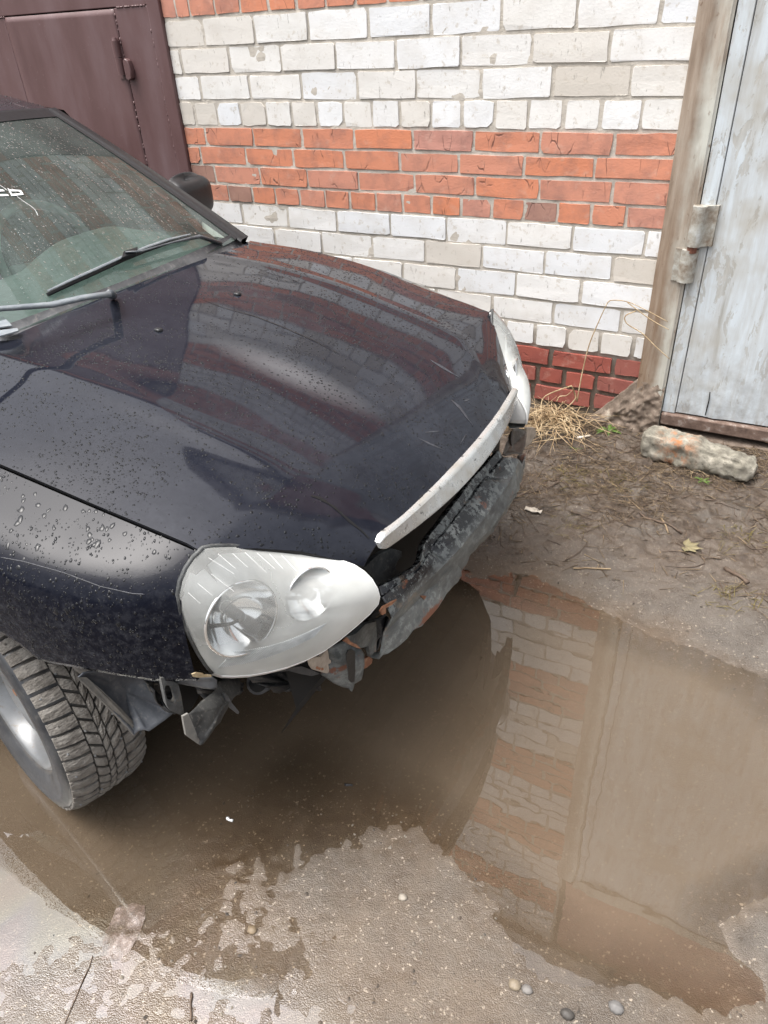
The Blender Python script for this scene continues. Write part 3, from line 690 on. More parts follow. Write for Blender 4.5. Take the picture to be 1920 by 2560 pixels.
def chrome_mat():
    M = Mat('dirty chrome', (0.62, 0.64, 0.64), 0.22, 0.65)
    a = M.noise(16, 6, 0.65); b = M.noise(70, 5, 0.7); st = M.noise(9, 6, 0.7, dist=.5)
    c = M.ramp(a, [(0.3, (0.60, 0.63, 0.64)), (0.55, (0.50, 0.505, 0.49)), (0.75, (0.38, 0.355, 0.305))])
    c = M.mix(M.ramp(st, [(0.56, 0.0), (0.70, 0.5)]), c, (0.34, 0.29, 0.22))
    c = M.mix(M.ramp(b, [(0.61, 0.0), (0.67, 0.9)]), c, (0.04, 0.04, 0.04))
    M.color(c); M.roughness(M.ramp(a, [(0.3, 0.14), (0.7, 0.42)])); M.bump(b, 0.12, 0.003); return M.m
def glass_mat():
    M = Mat('windscreen glass'); M.nt.nodes.remove(M.b)
    tr = M.n('BsdfTransparent'); tr.inputs['Color'].default_value = (0.66, 0.80, 0.74, 1)
    df = M.n('BsdfDiffuse'); df.inputs['Color'].default_value = (0.36, 0.46, 0.43, 1)
    dirt = M.ramp(M.noise(5, 5, 0.65), [(0.3, 0.05), (0.7, 0.17)])
    m1 = M.n('MixShader'); M.l(dirt, m1.inputs[0]); M.l(tr.outputs[0], m1.inputs[1]); M.l(df.outputs[0], m1.inputs[2])
    gl = M.n('BsdfGlossy'); gl.inputs['Roughness'].default_value = 0.02; fr = M.n('Fresnel'); fr.inputs['IOR'].default_value = 1.62
    m2 = M.n('MixShader'); M.l(fr.outputs[0], m2.inputs[0]); M.l(m1.outputs[0], m2.inputs[1]); M.l(gl.outputs[0], m2.inputs[2])
    M.l(m2.outputs[0], M.out.inputs['Surface']); return M.m
def lens_mat():
    M = Mat('hazy headlight plastic'); M.nt.nodes.remove(M.b)
    tr = M.n('BsdfTransparent'); tr.inputs['Color'].default_value = (0.97, 0.98, 0.97, 1)
    df = M.n('BsdfDiffuse'); df.inputs['Color'].default_value = (0.84, 0.86, 0.83, 1)
    x, y, z = M.sep()
    # white haze thickens towards the inner end and the lower edge
    inner = M.math('MULTIPLY', M.math('SUBTRACT', 0.58, M.math('ABSOLUTE', y)), 4.5, True)
    hz = M.math('ADD', M.math('MULTIPLY', M.noise(14, 5, 0.6), 0.22), M.math('ADD', M.math('ADD', 0.13, M.math('MULTIPLY', M.math('SUBTRACT', 0.66, z), 2.2, True)), M.math('MULTIPLY', inner, 0.60)), True)
    m1 = M.n('MixShader'); M.l(hz, m1.inputs[0]); M.l(tr.outputs[0], m1.inputs[1]); M.l(df.outputs[0], m1.inputs[2])
    gl = M.n('BsdfGlossy'); gl.inputs['Roughness'].default_value = 0.09; fr = M.n('Fresnel'); fr.inputs['IOR'].default_value = 1.50
    m2 = M.n('MixShader'); M.l(fr.outputs[0], m2.inputs[0]); M.l(m1.outputs[0], m2.inputs[1]); M.l(gl.outputs[0], m2.inputs[2])
    M.l(m2.outputs[0], M.out.inputs['Surface']); return M.m
def tread_mat():
    M = Mat('muddy tread rubber', rough=0.85)
    a = M.noise(30, 6, 0.65); b = M.noise(150, 4, 0.7); w = M.voro(210, vec=M.map((1, .35, 1)))
    c = M.ramp(a, [(0.3, (0.085, 0.076, 0.066)), (0.48, (0.165, 0.153, 0.136)), (0.72, (0.24, 0.23, 0.21))])
    c = M.mix(M.ramp(b, [(0.30, 0.7), (0.42, 0.0)]), c, (0.035, 0.032, 0.030))
    M.color(c); M.bump(M.math('ADD', b, M.math('MULTIPLY', w.outputs[0], 0.8)), 0.6, 0.004); return M.m
def rubber_mat():
    M = Mat('wet tyre rubber', rough=0.35)
    a = M.noise(12, 5, 0.65); b = M.noise(90, 5, 0.7)
    c = M.ramp(a, [(0.35, (0.020, 0.022, 0.026)), (0.7, (0.055, 0.058, 0.062))])
    c = M.mix(M.ramp(b, [(0.55, 0.0), (0.75, 0.4)]), c, (0.15, 0.14, 0.125))
    yy = M.math('ABSOLUTE', M.sep()[1]); gro = M.math('MULTIPLY', M.math('SUBTRACT', 0.084, yy), 200.0, True)
    c = M.mix(M.math('MULTIPLY', gro, M.ramp(M.noise(16, 5, .7), [(0.38, 0.15), (0.60, 0.95)])), c, (0.085, 0.076, 0.065))
    M.color(c); M.roughness(M.ramp(a, [(0.3, 0.25), (0.7, 0.55)])); M.bump(b, 0.15, 0.003); return M.m
def rim_mat():
    M = Mat('silver steel rim', (0.6, 0.62, 0.64), 0.3, 0.35)
    a = M.noise(7, 5, 0.6); b = M.noise(60, 5, 0.75)
    c = M.ramp(a, [(0.3, (0.14, 0.145, 0.15)), (0.65, (0.26, 0.27, 0.275))])
    c = M.mix(M.ramp(b, [(0.56, 0.0), (0.66, 0.85)]), c, (0.16, 0.13, 0.10)); M.color(c); return M.m
def drop_mat():
    M = Mat('rain water drops', (0.012, 0.013, 0.015), 0.02); M.b.inputs['Specular IOR Level'].default_value = 0.12
    return M.m
def glass_drop_mat():
    M = Mat('rain drops on glass'); M.nt.nodes.remove(M.b)
    tr = M.n('BsdfTransparent'); tr.inputs['Color'].default_value = (0.62, 0.74, 0.70, 1); gl = M.n('BsdfGlossy'); gl.inputs['Roughness'].default_value = 0.03
    fr = M.n('Fresnel'); fr.inputs['IOR'].default_value = 1.3; m = M.n('MixShader')
    M.l(fr.outputs[0], m.inputs[0]); M.l(tr.outputs[0], m.inputs[1]); M.l(gl.outputs[0], m.inputs[2]); M.l(m.outputs[0], M.out.inputs['Surface']); return M.m
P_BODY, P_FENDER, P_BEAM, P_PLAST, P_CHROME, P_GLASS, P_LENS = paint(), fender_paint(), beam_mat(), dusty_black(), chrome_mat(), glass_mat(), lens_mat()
P_TREAD, P_RUBBER, P_RIM, P_DROP, P_GDROP = tread_mat(), rubber_mat(), rim_mat(), drop_mat(), glass_drop_mat()
P_WDROP = drop_mat(); P_WDROP.node_tree.nodes['Principled BSDF'].inputs['Specular IOR Level'].default_value = .26
P_BLACK = simple('black trim', (0.012, 0.013, 0.015), 0.4, scale=60)
P_BAY = simple('dark engine bay', (0.006, 0.006, 0.006), 0.8, scale=20)
P_WIPER = dusty_black('wiper metal', (0.03, 0.035, 0.042), (0.11, 0.125, 0.14), 20, 0.4)
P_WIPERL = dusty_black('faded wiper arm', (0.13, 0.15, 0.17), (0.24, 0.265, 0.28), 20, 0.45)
P_REFL = simple('headlight reflector', (0.88, 0.89, 0.89), 0.07, 0.92, 0.04, 12, 0.04)
P_HOUSE = simple('headlight housing', (0.88, 0.89, 0.88), 0.45, 0.0, 0.06, 12, 0.05)
P_DASH = simple('grey dashboard', (0.30, 0.33, 0.32), 0.7, var=0.15, scale=40)
P_SEAT = simple('dark seat cloth', (0.025, 0.028, 0.03), 0.9, scale=60)
P_LETTER = simple('white sticker lettering', (0.82, 0.83, 0.83), 0.5, var=0.04, bump=0)
P_SCUFF = simple('pale scuff', (0.034, 0.036, 0.043), 0.6, var=0.5, scale=160, bump=0)
P_BEIGE = simple('beige bracket', (0.36, 0.305, 0.25), 0.6, var=0.3, scale=40)
P_RUSTY = rust_mat('torn rusty edge', (0.12, 0.045, 0.025), (0.28, 0.13, 0.07), (0.38, 0.30, 0.22))
P_FLUTE = simple('moulded flute shade', (0.40, 0.42, 0.42), 0.4, bump=0)
P_LAMPRIM = dusty_black('lamp gasket', (0.018, 0.02, 0.022), (0.08, 0.085, 0.085), 30, 0.5)

CA = rad(-1.5); CY0 = -1.515
CR = np.array([[math.cos(CA), -math.sin(CA), 0], [math.sin(CA), math.cos(CA), 0], [0, 0, 1.0]])
CAML = CR.T @ (CAM - np.array([0, CY0, 0]))
def lray(px, py): return CR.T @ ray(px, py)
def lx(px, py, x): d = lray(px, py); return CAML + d * ((x - CAML[0]) / d[0])
def ly(px, py, y): d = lray(px, py); return CAML + d * ((y - CAML[1]) / d[1])
def lz(px, py, z): d = lray(px, py); return CAML + d * ((z - CAML[2]) / d[2])
car = empty('parked_car', (0, CY0, 0), CA)
tag(car, 'black saloon car with its front bumper missing, standing in the puddle', 'car')

def gridfaces(P): return MB().grid(np.asarray(P).tolist())
def bvh_of(P):
    m = gridfaces(P); return BVHTree.FromPolygons([Vector(v) for v in m.v], m.f)
def hit(bvh, px, py):
    r = bvh.ray_cast(Vector(CAML), Vector(lray(px, py))); return (np.array(r[0]), np.array(r[1])) if r[0] is not None else None

# bonnet
sv = [0, .3, .45, .6, .75, .8, .86, .92, 1.0]
Ed = np.array([(.10, .662, .917), (.39, .664, .900), (.555, .652, .880), (.758, .632, .840), (.95, .615, .806), (.986, .610, .797), (1.03, .545, .772), (1.08, .478, .735), (1.153, .392, .664)])
Ce = np.array([(.195, 0, .957), (.455, 0, .937), (.63, 0, .912), (.81, 0, .876), (.97, 0, .832), (1.02, 0, .814), (1.08, 0, .785), (1.13, 0, .755), (1.184, 0, .706)])
def smoothcurve(s, sv, P):
    """Catmull-Rom through the points"""
    P = np.asarray(P, float); sv = np.asarray(sv, float); s = np.asarray(s, float)
    m = np.gradient(P, sv, axis=0); k = np.clip(np.searchsorted(sv, s) - 1, 0, len(sv) - 2)
    h = (sv[k + 1] - sv[k])[:, None]; t = ((s - sv[k]) / (sv[k + 1] - sv[k]))[:, None]
    return (2 * t**3 - 3 * t**2 + 1) * P[k] + (t**3 - 2 * t**2 + t) * h * m[k] + (-2 * t**3 + 3 * t**2) * P[k + 1] + (t**3 - t**2) * h * m[k + 1]
sg = np.linspace(0, 1, 110); qg = np.linspace(-1, 1, 111)
E_ = smoothcurve(sg, sv, Ed); E_[sg > .8] = np.stack([np.interp(sg[sg > .8], sv, Ed[:, k]) for k in range(3)], 1)
C_ = smoothcurve(sg, sv, Ce)
pw = np.interp(sg, [0, .5, .8, .93, 1], [2.4, 2.5, 2.6, 4.0, 9.0]); px_ = np.interp(sg, [0, .8, 1], [4.0, 2.2, 2.0])
Q = np.abs(qg)[None, :]
HX = C_[:, :1] + (E_[:, :1] - C_[:, :1]) * Q ** px_[:, None]
HY = E_[:, 1:2] * qg[None, :]
HZ = C_[:, 2:] + (E_[:, 2:] - C_[:, 2:]) * Q ** pw[:, None]
# pressed ridges, slight waviness from the old repair, one long shallow dent
HZ += 0.0040 * np.exp(-((Q - 0.60) / 0.05) ** 2) * np.clip((1 - sg[:, None]) * 3, 0, 1)
HZ += 0.0016 * fbm(HX * 3.2, HY * 3.0, 33, 3)
HP = np.stack([HX, HY, HZ], 2)
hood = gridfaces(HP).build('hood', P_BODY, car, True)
sm = hood.modifiers.new('thick', 'SOLIDIFY'); sm.thickness = 0.005; sm.offset = -1; sm.use_rim = False
hood_bvh = bvh_of(HP)
hm = MB()
for k_, sg_ in ((0, -1), (-1, 1)):
    hm.grid([[HP[i, k_] + np.array([0, -.0004 * sg_, -.0006]), HP[i, k_] + np.array([0, -.0030 * sg_, -.010])] for i in range(len(HP))])
hm.grid([[HP[-1, j] + np.array([-.0004, 0, -.0006]), HP[-1, j] + np.array([-.004, 0, -.010])] for j in range(HP.shape[1])])
hm.build('hood_hem', P_BAY, hood)

# wings
def wing(side):
    xs_ = np.linspace(-0.28, 0.976, 90); tt = np.linspace(0, 1, 64) ** 1.7
    P = []
    for x in xs_:
        e = smoothcurve(np.array([np.interp(x, Ed[:6, 0], sv[:6])]), sv, Ed)[0]
        hw = np.interp(x, [-.28, .10, .39, .555, .758, .95, .986], [.668, .6665, .668, .656, .636, .619, .6145]); ze = np.interp(x, [-.28, .10, .39, .555, .758, .95, .986], [.93, .913, .897, .877, .837, .803, .794])
        W_ = np.interp(x, [-.28, .3, .60, .72, .80, .87, .92, .976], [.83, .832, .822, .806, .788, .762, .735, .690])
        dxw = x - 0.434
        if x < .434: zb = max(.27 + math.sqrt(max(0, .375 ** 2 - dxw ** 2)), .22) if abs(dxw) < .374 else .22
        else: zb = np.interp(x, [.434, .56, .655, .69, .712, .735, .80, .88, .976], [.645, .645, .640, .620, .600, .597, .600, .588, .560])
        r = []
        for t in tt:
            zz = ze - 0.003 - (ze - zb) * t
            drop = ze - 0.003 - zz; wd = W_ - hw
            # sloping crest beside the shut line, a soft shoulder, then the nearly upright flank
            yy = hw + wd * np.interp(drop, [0, .012, .030, .042, .055, .075, .10, .14, .20, .30, .5, .75], [0, .20, .50, .66, .77, .86, .915, .955, .985, 1.0, 1.0, .97])
            r.append((x, side * yy, zz))
        b = r[-1]; r.append((b[0], side * (abs(b[1]) - .012), b[2] + .001))
        P.append(r)
    return P
WN = wing(-1)
def soften(P, n=3):
    A = np.array(P)
    for _ in range(n): A[:, 2:-3] = (A[:, 1:-4] + 2 * A[:, 2:-3] + A[:, 3:-2]) / 4
    return A
WN = soften(WN)
wing_n = gridfaces(WN).build('fender', P_FENDER, car, True)
WF = soften(wing(1)); mf = gridfaces(WF); mf.f = [f[::-1] for f in mf.f]; mf.build('fender', P_FENDER, car, True)
wing_bvh = bvh_of(WN)
# dark channel under the shut line
for s_ in (-1, 1):
    MB().grid([[(p[0] + .0, s_ * (p[1] - .03), p[2] - .03), (p[0], s_ * (p[1] + .03), p[2] - .03)] for p in Ed[:6]]).build('bonnet_channel', P_BAY, car)
# scratch line on the near wing
def on_surface(bvh, pts, lift=0.0006):
    out = []
    for (a, b) in pts:
        h = hit(bvh, a, b)
        if h is not None: out.append(h[0] + h[1] * lift * (1 if h[1] @ (CAML - h[0]) > 0 else -1))
    return out
def densify(pts, n=6):
    o = []
    for p, q_ in zip(pts[:-1], pts[1:]):
        for k in range(n): t = k / n; o.append((p[0] + (q_[0] - p[0]) * t, p[1] + (q_[1] - p[1]) * t))
    return o + [pts[-1]]
def scratch(name, bvh, pts, r, mat, parent, flat=0.25):
    p = on_surface(bvh, densify(pts), 0.0)
    if len(p) < 3: return None
    rr = np.full(len(p), r); rr[0] = rr[-1] = r * .3
    return MB().tube(p, rr, 6, 1.0).build(name, mat, parent, True)
scratch('scratch', wing_bvh, [(0, 1393), (60, 1404), (160, 1432), (250, 1466), (330, 1484), (362, 1486)], 0.0011, P_SCUFF, wing_n)
# paint crack near the nose and pale scuffs on the bonnet
P_TAR = simple('black crack', (0.004, 0.004, 0.004), 0.35, bump=0)
def strip_on(name, bvh, cen, wid, mat, parent, lift=0.0012):
    P = []
    c = densify(cen, 4)
    for i, (a, b) in enumerate(c):
        t0 = c[max(0, i - 1)]; t1 = c[min(len(c) - 1, i + 1)]; tx, ty = t1[0] - t0[0], t1[1] - t0[1]; l_ = math.hypot(tx, ty)
        f = i / (len(c) - 1); w = np.interp(f, np.linspace(0, 1, len(wid)), wid) * (0.8 + 0.5 * random.random())
        row_ = []
        for e in (-1, 1):
            h = hit(bvh, a - ty / l_ * w * e, b + tx / l_ * w * e)
            if h is None: return None
            n_ = h[1] if h[1] @ (CAML - h[0]) > 0 else -h[1]
            row_.append(h[0] + n_ * lift)
        P.append(row_)
    return gridfaces(P).build(name, mat, parent)
strip_on('crack', hood_bvh, [(778, 1240), (800, 1246), (835, 1268), (870, 1300), (905, 1328), (922, 1346)], [1.6, 3, 2.4, 2.6, 2.2, 1.4], P_TAR, hood)
strip_on('crack', hood_bvh, [(508, 750), (560, 770), (640, 792), (700, 815), (780, 850), (850, 886)], [0.3, 0.5, 0.6, 0.7, 0.5, 0.3], P_TAR, hood)
for c, w in (([(1075, 900), (1105, 918), (1150, 945)], [.4, 3.2, .4]), ([(1128, 1000), (1150, 1020), (1180, 1062)], [.5, 3.4, .4]), ([(1160, 1003), (1175, 998)], [.5, 2.4, .5]), ([(1062, 1081), (1098, 1078)], [.4, 1.6, .4]), ([(1045, 1095), (1075, 1110), (1110, 1125)], [.4, 1.8, .4]), ([(1150, 1110), (1165, 1085)], [.4, 1.5, .3])):
    strip_on('scuff', hood_bvh, c, w, P_SCUFF, hood, 0.0006)

# windscreen
ag = np.linspace(-1, 1, 61); bg_ = np.linspace(0, 1, 41)
def G(a, b):
    base = np.array([.165 - .085 * a * a, .648 * a, .944 - .012 * a * a]); top = np.array([-.42 - .165 * a * a, .568 * a, 1.336 - .030 * a * a])
    p = base + (top - base) * b; p[2] += 0.018 * b * (1 - b) * 2; return p
GP = np.array([[G(a, b) for b in bg_] for a in ag])
ws = gridfaces(GP).build('windscreen', P_GLASS, car, True)
glass_bvh = bvh_of(GP)
for o_, sgn in (('pillar', 1), ('pillar', -1)):
    P = []
    for b in np.linspace(-.02, 1.0, 30):
        g0 = G(sgn * .935, b); g1 = G(sgn * .95, b); g2 = G(sgn * 1.0, b); nrm = np.array([.5, 0, .83])
        P.append([g0 + nrm * .002, g1 + nrm * .009, g2 + nrm * .010 + np.array([0, sgn * .008, 0]), g2 + np.array([-.03, sgn * .035, -.015]), g2 + np.array([-.07, sgn * .048, -.05])])
    m_ = gridfaces(P)
    if sgn < 0: m_.f = [f[::-1] for f in m_.f]
    o = m_.build('windscreen_pillar', P_BLACK, car); auto_smooth(o, 60)
    P = [[G(sgn * .92, b) + np.array([.001, 0, .002]), G(sgn * .945, b) + np.array([.003, 0, .006])] for b in np.linspace(0, 1, 30)]
    gridfaces(P).build('windscreen_seal', P_BLACK, car)
gridfaces([[G(a, .945) + np.array([.001, 0, .002]), G(a, 1.0) + np.array([.002, 0, .004]), G(a, 1.012) + np.array([0, 0, .004])] for a in np.linspace(-1, 1, 40)]).build('windscreen_seal', P_BLACK, car)
# roof
P = []
for a in np.linspace(-1.12, 1.12, 47):
    r = []
    aa = max(-1, min(1, a)); t0 = G(aa, 1.0); over = max(0, abs(a) - 1)
    for s_ in np.linspace(0, 1, 40):
        x = t0[0] - .004 - s_ * (1.55 + t0[0] + .62)
        zc = t0[2] + .006 + .075 * (1 - (1 - min(1, s_ * 2.2)) ** 2) - .05 * max(0, s_ - .55) - .035 * aa ** 4 * s_
        r.append((x, t0[1] * (1 + .09 * min(1, s_ * 3)) + math.copysign(over * .30, a), zc - over * .30))
    P.append(r)
roof = gridfaces(P); roof.f = [f[::-1] for f in roof.f]; roof_o = roof.build('roof', P_BODY, car, True)
# far and near body sides, doors, rear end: simple but in place
for sgn in (1, -1):
    P = []
    for x in np.linspace(-.285, -2.75, 26):
        r = []
        for zz in np.linspace(.24, .93, 14):
            bul = .835 - .10 * max(0, (zz - .70) / .23) ** 2 - .03 * max(0, (.4 - zz) / .16) - .10 * max(0, (-2.1 - x) / .65) ** 2
            r.append((x, sgn * bul, zz))
        P.append(r)
    m_ = gridfaces(P)
    if sgn < 0: m_.f = [f[::-1] for f in m_.f]
    m_.build('body_side', P_FENDER, car, True)
    MB().grid([[(-.29, sgn * .712, .935), (-.62, sgn * .64, 1.30)], [(-1.25, sgn * .725, .94), (-1.25, sgn * .66, 1.36)], [(-2.0, sgn * .71, .95), (-1.9, sgn * .62, 1.30)]]).build('side_window', P_GLASS, car)
    MB().tube([(-1.24, sgn * .725, .93), (-1.24, sgn * .66, 1.37)], .03, 6).build('door_pillar', P_BLACK, car)
    MB().grid([[(-.06, sgn * .66, .92), (-.29, sgn * .712, .935), (-.29, sgn * .73, .90), (-.05, sgn * .70, .88)]] + [[(-.06, sgn * .66, .92), (-.30, sgn * .705, .95), (-.62, sgn * .62, 1.27), (-.55, sgn * .60, 1.25)]]).build('quarter_panel', P_BLACK, car)
MB().grid([[(-1.95, -.6, 1.32), (-1.95, .6, 1.32)], [(-2.35, -.62, .99), (-2.35, .62, .99)]]).build('rear_window', P_GLASS, car)
MB().grid([[(-2.30, -.70, .985), (-2.30, .70, .985)], [(-2.72, -.68, .975), (-2.72, .68, .975)], [(-2.80, -.66, .6), (-2.80, .66, .6)], [(-2.78, -.66, .28), (-2.78, .66, .28)]]).build('boot_lid', P_BODY, car, True)
m_ = MB().box((-2.7, -.70, .20), (.05, .70, .30)); m_.box((.1, -.44, .30), (.90, .44, .66)); m_.box((.5, -.30, .24), (.85, .30, .32)); m_.box((-.05, -.62, .30), (.12, .62, .86)); m_.build('underbody', P_BAY, car)
MB().grid([[(1.075, .44, .35), (1.075, .44, .56)], [(1.04, .58, .34), (1.05, .58, .56)], [(.94, .70, .33), (.965, .685, .58)], [(.80, .76, .33), (.82, .77, .66)], [(.62, .78, .62), (.62, .79, .70)]]).build('corner_panel', P_BAY, car)
# inner engine bay side walls and front panel
MB().grid([[(.15, y_, .60), (1.02, y_ * .93, .52)] for y_ in (-.60, -.45, 0, .45, .60)]).build('engine_bay', P_BAY, car)
MB().grid([[(1.015, y_, .60), (1.04, y_, .34), (.98, y_, .22)] for y_ in np.linspace(-.52, .52, 9)]).build('radiator_panel', P_BAY, car)
for s_ in (-1, 1):
    MB().grid([[(.12, s_ * .655, .895), (.12, s_ * .60, .45)], [(.55, s_ * .64, .86), (.40, s_ * .52, .42)], [(.96, s_ * .60, .78), (.96, s_ * .50, .40)]]).build('inner_wing', P_BAY, car)
# cabin
cab = MB(); dv = []
for y_ in np.linspace(-.62, .62, 41):
    hump = .055 * math.exp(-((y_ - .34) / .20) ** 4); hx = .06 * math.exp(-((y_ - .34) / .20) ** 4)
    dv.append([(.11 - .08 * (y_ / .62) ** 2, y_, .912), (-.05, y_, .925 + hump * .15), (-.20, y_, .935 + hump * .8), (-.31, y_, .932 + hump), (-.37 - hx * .3, y_, .905 + hump * .8), (-.39, y_, .80), (-.34, y_, .60), (-.30, y_, .45)])
gridfaces(dv).build('dashboard', P_DASH, car, True)
def ring_pts(c, R_, tilt, n=40):
    ct, st = math.cos(tilt), math.sin(tilt)
    return [(c[0] + R_ * math.cos(t) * st * -1, c[1] + R_ * math.sin(t), c[2] + R_ * math.cos(t) * ct) for t in np.linspace(0, 2 * math.pi, n)]
sw = MB(); sw.tube(ring_pts((-.52, .35, .885), .185, rad(25)), .015, 8, cap=False); sw.tube([(-.52, .19, .885), (-.50, .35, .87), (-.52, .51, .885)], .018, 8); sw.tube([(-.50, .35, .87), (-.47, .35, .73)], .018, 8); sw.tube([(-.50, .35, .87), (-.34, .35, .80)], .03, 8)
sw.build('steering_wheel', P_DASH, car, True)
for y_ in (-.36, .36):
    st_ = MB(); prof_ = [(-.78, .48), (-1.18, .46), (-1.34, 1.02), (-1.30, 1.12), (-1.36, 1.16), (-1.40, 1.32), (-1.52, 1.32), (-1.50, 1.1), (-1.34, .36), (-.78, .36)]
    st_.sheet([(x, y_ - .24, zz) for x, zz in prof_], (0, .48, 0)); o = st_.build('seat', P_SEAT, car); bevel(o, .04, 3)
MB().box((-2.0, -.66, .42), (-1.9, .66, 1.05)).build('rear_seat', P_SEAT, car)
MB().box((-1.9, -.68, .302), (.10, .68, .36)).build('cabin_floor', P_SEAT, car)

# scuttle, wipers, washer jets
P = []
for a in np.linspace(-.98, .98, 40):
    g0 = G(a, .03); k = np.interp(abs(a), np.abs(qg[55:]), np.arange(56)); e = HP[0, int(round(55 + math.copysign(k, a) if a else 55))]
    P.append([g0 + np.array([.002, 0, .004]), g0 * .55 + e * .45 + np.array([0, 0, -.022]), e + np.array([.02, 0, -.018])])
gridfaces(P).build('scuttle_panel', P_PLAST, car, True)
def gl(px, py, lift):
    h = hit(glass_bvh, px, py); n_ = h[1] if h[1][0] > 0 else -h[1]; return h[0] + n_ * lift
def wiper(piv, armpts, blade, mats, lift=.012):
    w = empty('wiper', (0, 0, 0), 0, car)
    A = [np.array(piv)] + [gl(a, b, .030) for a, b in armpts]
    MB().tube(A[:2] + A[2:], [.011, .010] + [.0045] * (len(A) - 2), 8, .6).build('wiper_arm', mats[0], w, True)
    B = [gl(a, b, .006) for a, b in blade]
    MB().tube(B, .0035, 6, 1.5).build('wiper_rubber', P_BLACK, w)
    MB().tube([b + np.array([.006, 0, .010]) for b in B], [.003] + [.0050] * (len(B) - 2) + [.003], 6, .7).build('wiper_blade', mats[1], w)
    return w
wp = hit(glass_bvh, 500, 600)
wiper(lz(550, 608, .945), [(490, 612), (420, 628), (345, 650), (308, 652)], [(118, 741), (180, 712), (240, 685), (300, 657), (360, 632), (420, 611), (472, 598)], (P_WIPER, P_WIPERL))
MB().sheet([gl(300, 664, .018), gl(306, 648, .018), (gl(340, 637, .018)), (gl(336, 652, .018))], (.003, 0, .008)).build('wiper_clip', P_BLACK, car)
mwp = empty('wiper', (0, 0, 0), 0, car)
MB().tube([lz(275, 735, 1.005), lz(210, 744, 1.012), lz(130, 762, 1.02), lz(0, 772, 1.035), lz(-160, 795, 1.06)], [.012, .0115, .0115, .010, .008], 8, .6).build('wiper_arm', P_WIPERL, mwp, True)
MB().tube([lz(275, 735, 1.005), lz(281, 738, .965)], [.011, .012], 8).build('wiper_hub', P_WIPER, mwp, True)
for a, b in ((594, 737), (397, 827)):
    h = hit(hood_bvh, a, b)[0]
    m_ = MB().sheet([h + np.array(v) for v in ((-.008, -.007, -.002), (-.010, .007, -.002), (.008, .008, -.002), (.010, 0, -.002), (.008, -.008, -.002))], (-.002, 0, .008))
    bevel(m_.build('washer_jet', P_BLACK, car), .003, 2)
# sticker lettering at the edge of the windscreen: the last letters seen, 'СЬ'
let = MB(); k = 300 / 1659
def gp(pts): return [gl(a * k, 400 + b * k, .0015) for a, b in pts]
def flat(m, pts): m.sheet(gp(pts), (.0004, 0, .0008))
def letter_part(pts): m = MB(); flat(m, pts); m.v = m.v; return m
lm = MB()
for q_ in ([(-60, 412), (40, 418), (66, 440), (-60, 446)], [(-60, 484), (105, 484), (124, 504), (-60, 510)], [(-90, 412), (-60, 412), (-60, 510), (-70, 510)]): flat(lm, q_)
lm.build('letter', P_LETTER, ws)
lm = MB()
for q_ in ([(104, 396), (128, 418), (180, 500), (160, 506)], [(128, 420), (270, 424), (292, 440), (140, 442)], [(270, 424), (292, 432), (326, 488), (296, 492), (268, 440)], [(165, 478), (290, 474), (326, 488), (172, 506)]): flat(lm, q_)
lm.build('letter', P_LETTER, ws)
for pts, r in (([(-20, 345), (40, 380), (100, 425)], .0012), ([(235, 512), (330, 580), (430, 645), (480, 690), (505, 730), (522, 770)], .0012)):
    c = gp(densify(pts, 4)); MB().tube(c, .0005, 5).build('glass_crack', P_LETTER, ws)
# pale sheets imitating the white brick band's reflection at the bonnet's rear edge
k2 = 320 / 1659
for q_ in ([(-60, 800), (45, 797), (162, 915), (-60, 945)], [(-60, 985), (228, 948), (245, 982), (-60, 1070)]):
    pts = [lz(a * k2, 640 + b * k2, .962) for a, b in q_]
    MB().sheet(pts, (0, 0, .003)).build('reflected_band_patch', P_WIPERL, car)

# far door mirror
mc = np.array([-.325, .85, 1.000]); v = []; f = []; nu_, nv_ = 18, 24
for i in range(nu_ + 1):
    th = -math.pi / 2 + math.pi * i / nu_
    for j_ in range(nv_):
        ph = 2 * math.pi * j_ / nv_; e = .55
        sg_ = lambda t: math.copysign(abs(t) ** e, t)
        v.append(mc + np.array([.058 * sg_(math.cos(th)) * sg_(math.cos(ph)) * (1 if math.cos(ph) > 0 else .35), .098 * sg_(math.cos(th)) * sg_(math.sin(ph)), .066 * sg_(math.sin(th)) - .012 * math.cos(ph)]))
for i in range(nu_):
    for j_ in range(nv_): f.append((i * nv_ + j_, i * nv_ + (j_ + 1) % nv_, (i + 1) * nv_ + (j_ + 1) % nv_, (i + 1) * nv_ + j_))
mir = mk('door_mirror', v, f, P_BLACK, car, True)
MB().tube([mc + np.array([0, -.07, -.03]), mc + np.array([.03, -.13, -.05]), mc + np.array([.03, -.19, -.06])], [.035, .03, .04], 10, .7).build('mirror_arm', P_BLACK, mir, True)

# chrome strip along the bonnet nose
P = []; n_ = 60
for i in range(n_ + 1):
    t = i / n_; y_ = -.352 + t * .724; c = (y_ - .01) / .365
    xt = 1.190 - .028 * c * c; xb = 1.211 - .047 * c * c - .004 * c
    endf = min(1, min(t, 1 - t) * n_ / 2.0 + .45); nr_ = math.exp(-(t / .22) ** 2); zt = .7090 - .004 * nr_; zb = .6710 - .003 * max(0, c) + .004 * nr_
    zm = (zt + zb) / 2; hh = (zt - zb) / 2 * endf
    r = []
    for (w, fx) in ((1.0, -.010), (1.0, -.001), (.90, .0025), (.72, .0045), (.62, .0040), (-.6, .0035), (-.94, .002), (-1.0, -.001), (-1.0, -.010)):
        x0 = xt + (xb - xt) * (1 - w) / 2; r.append((x0 + fx * (0.4 + .6 * endf), y_, zm + hh * w + .0008 * fbm(y_ * 14, w, 5, 2)))
    P.append(r)
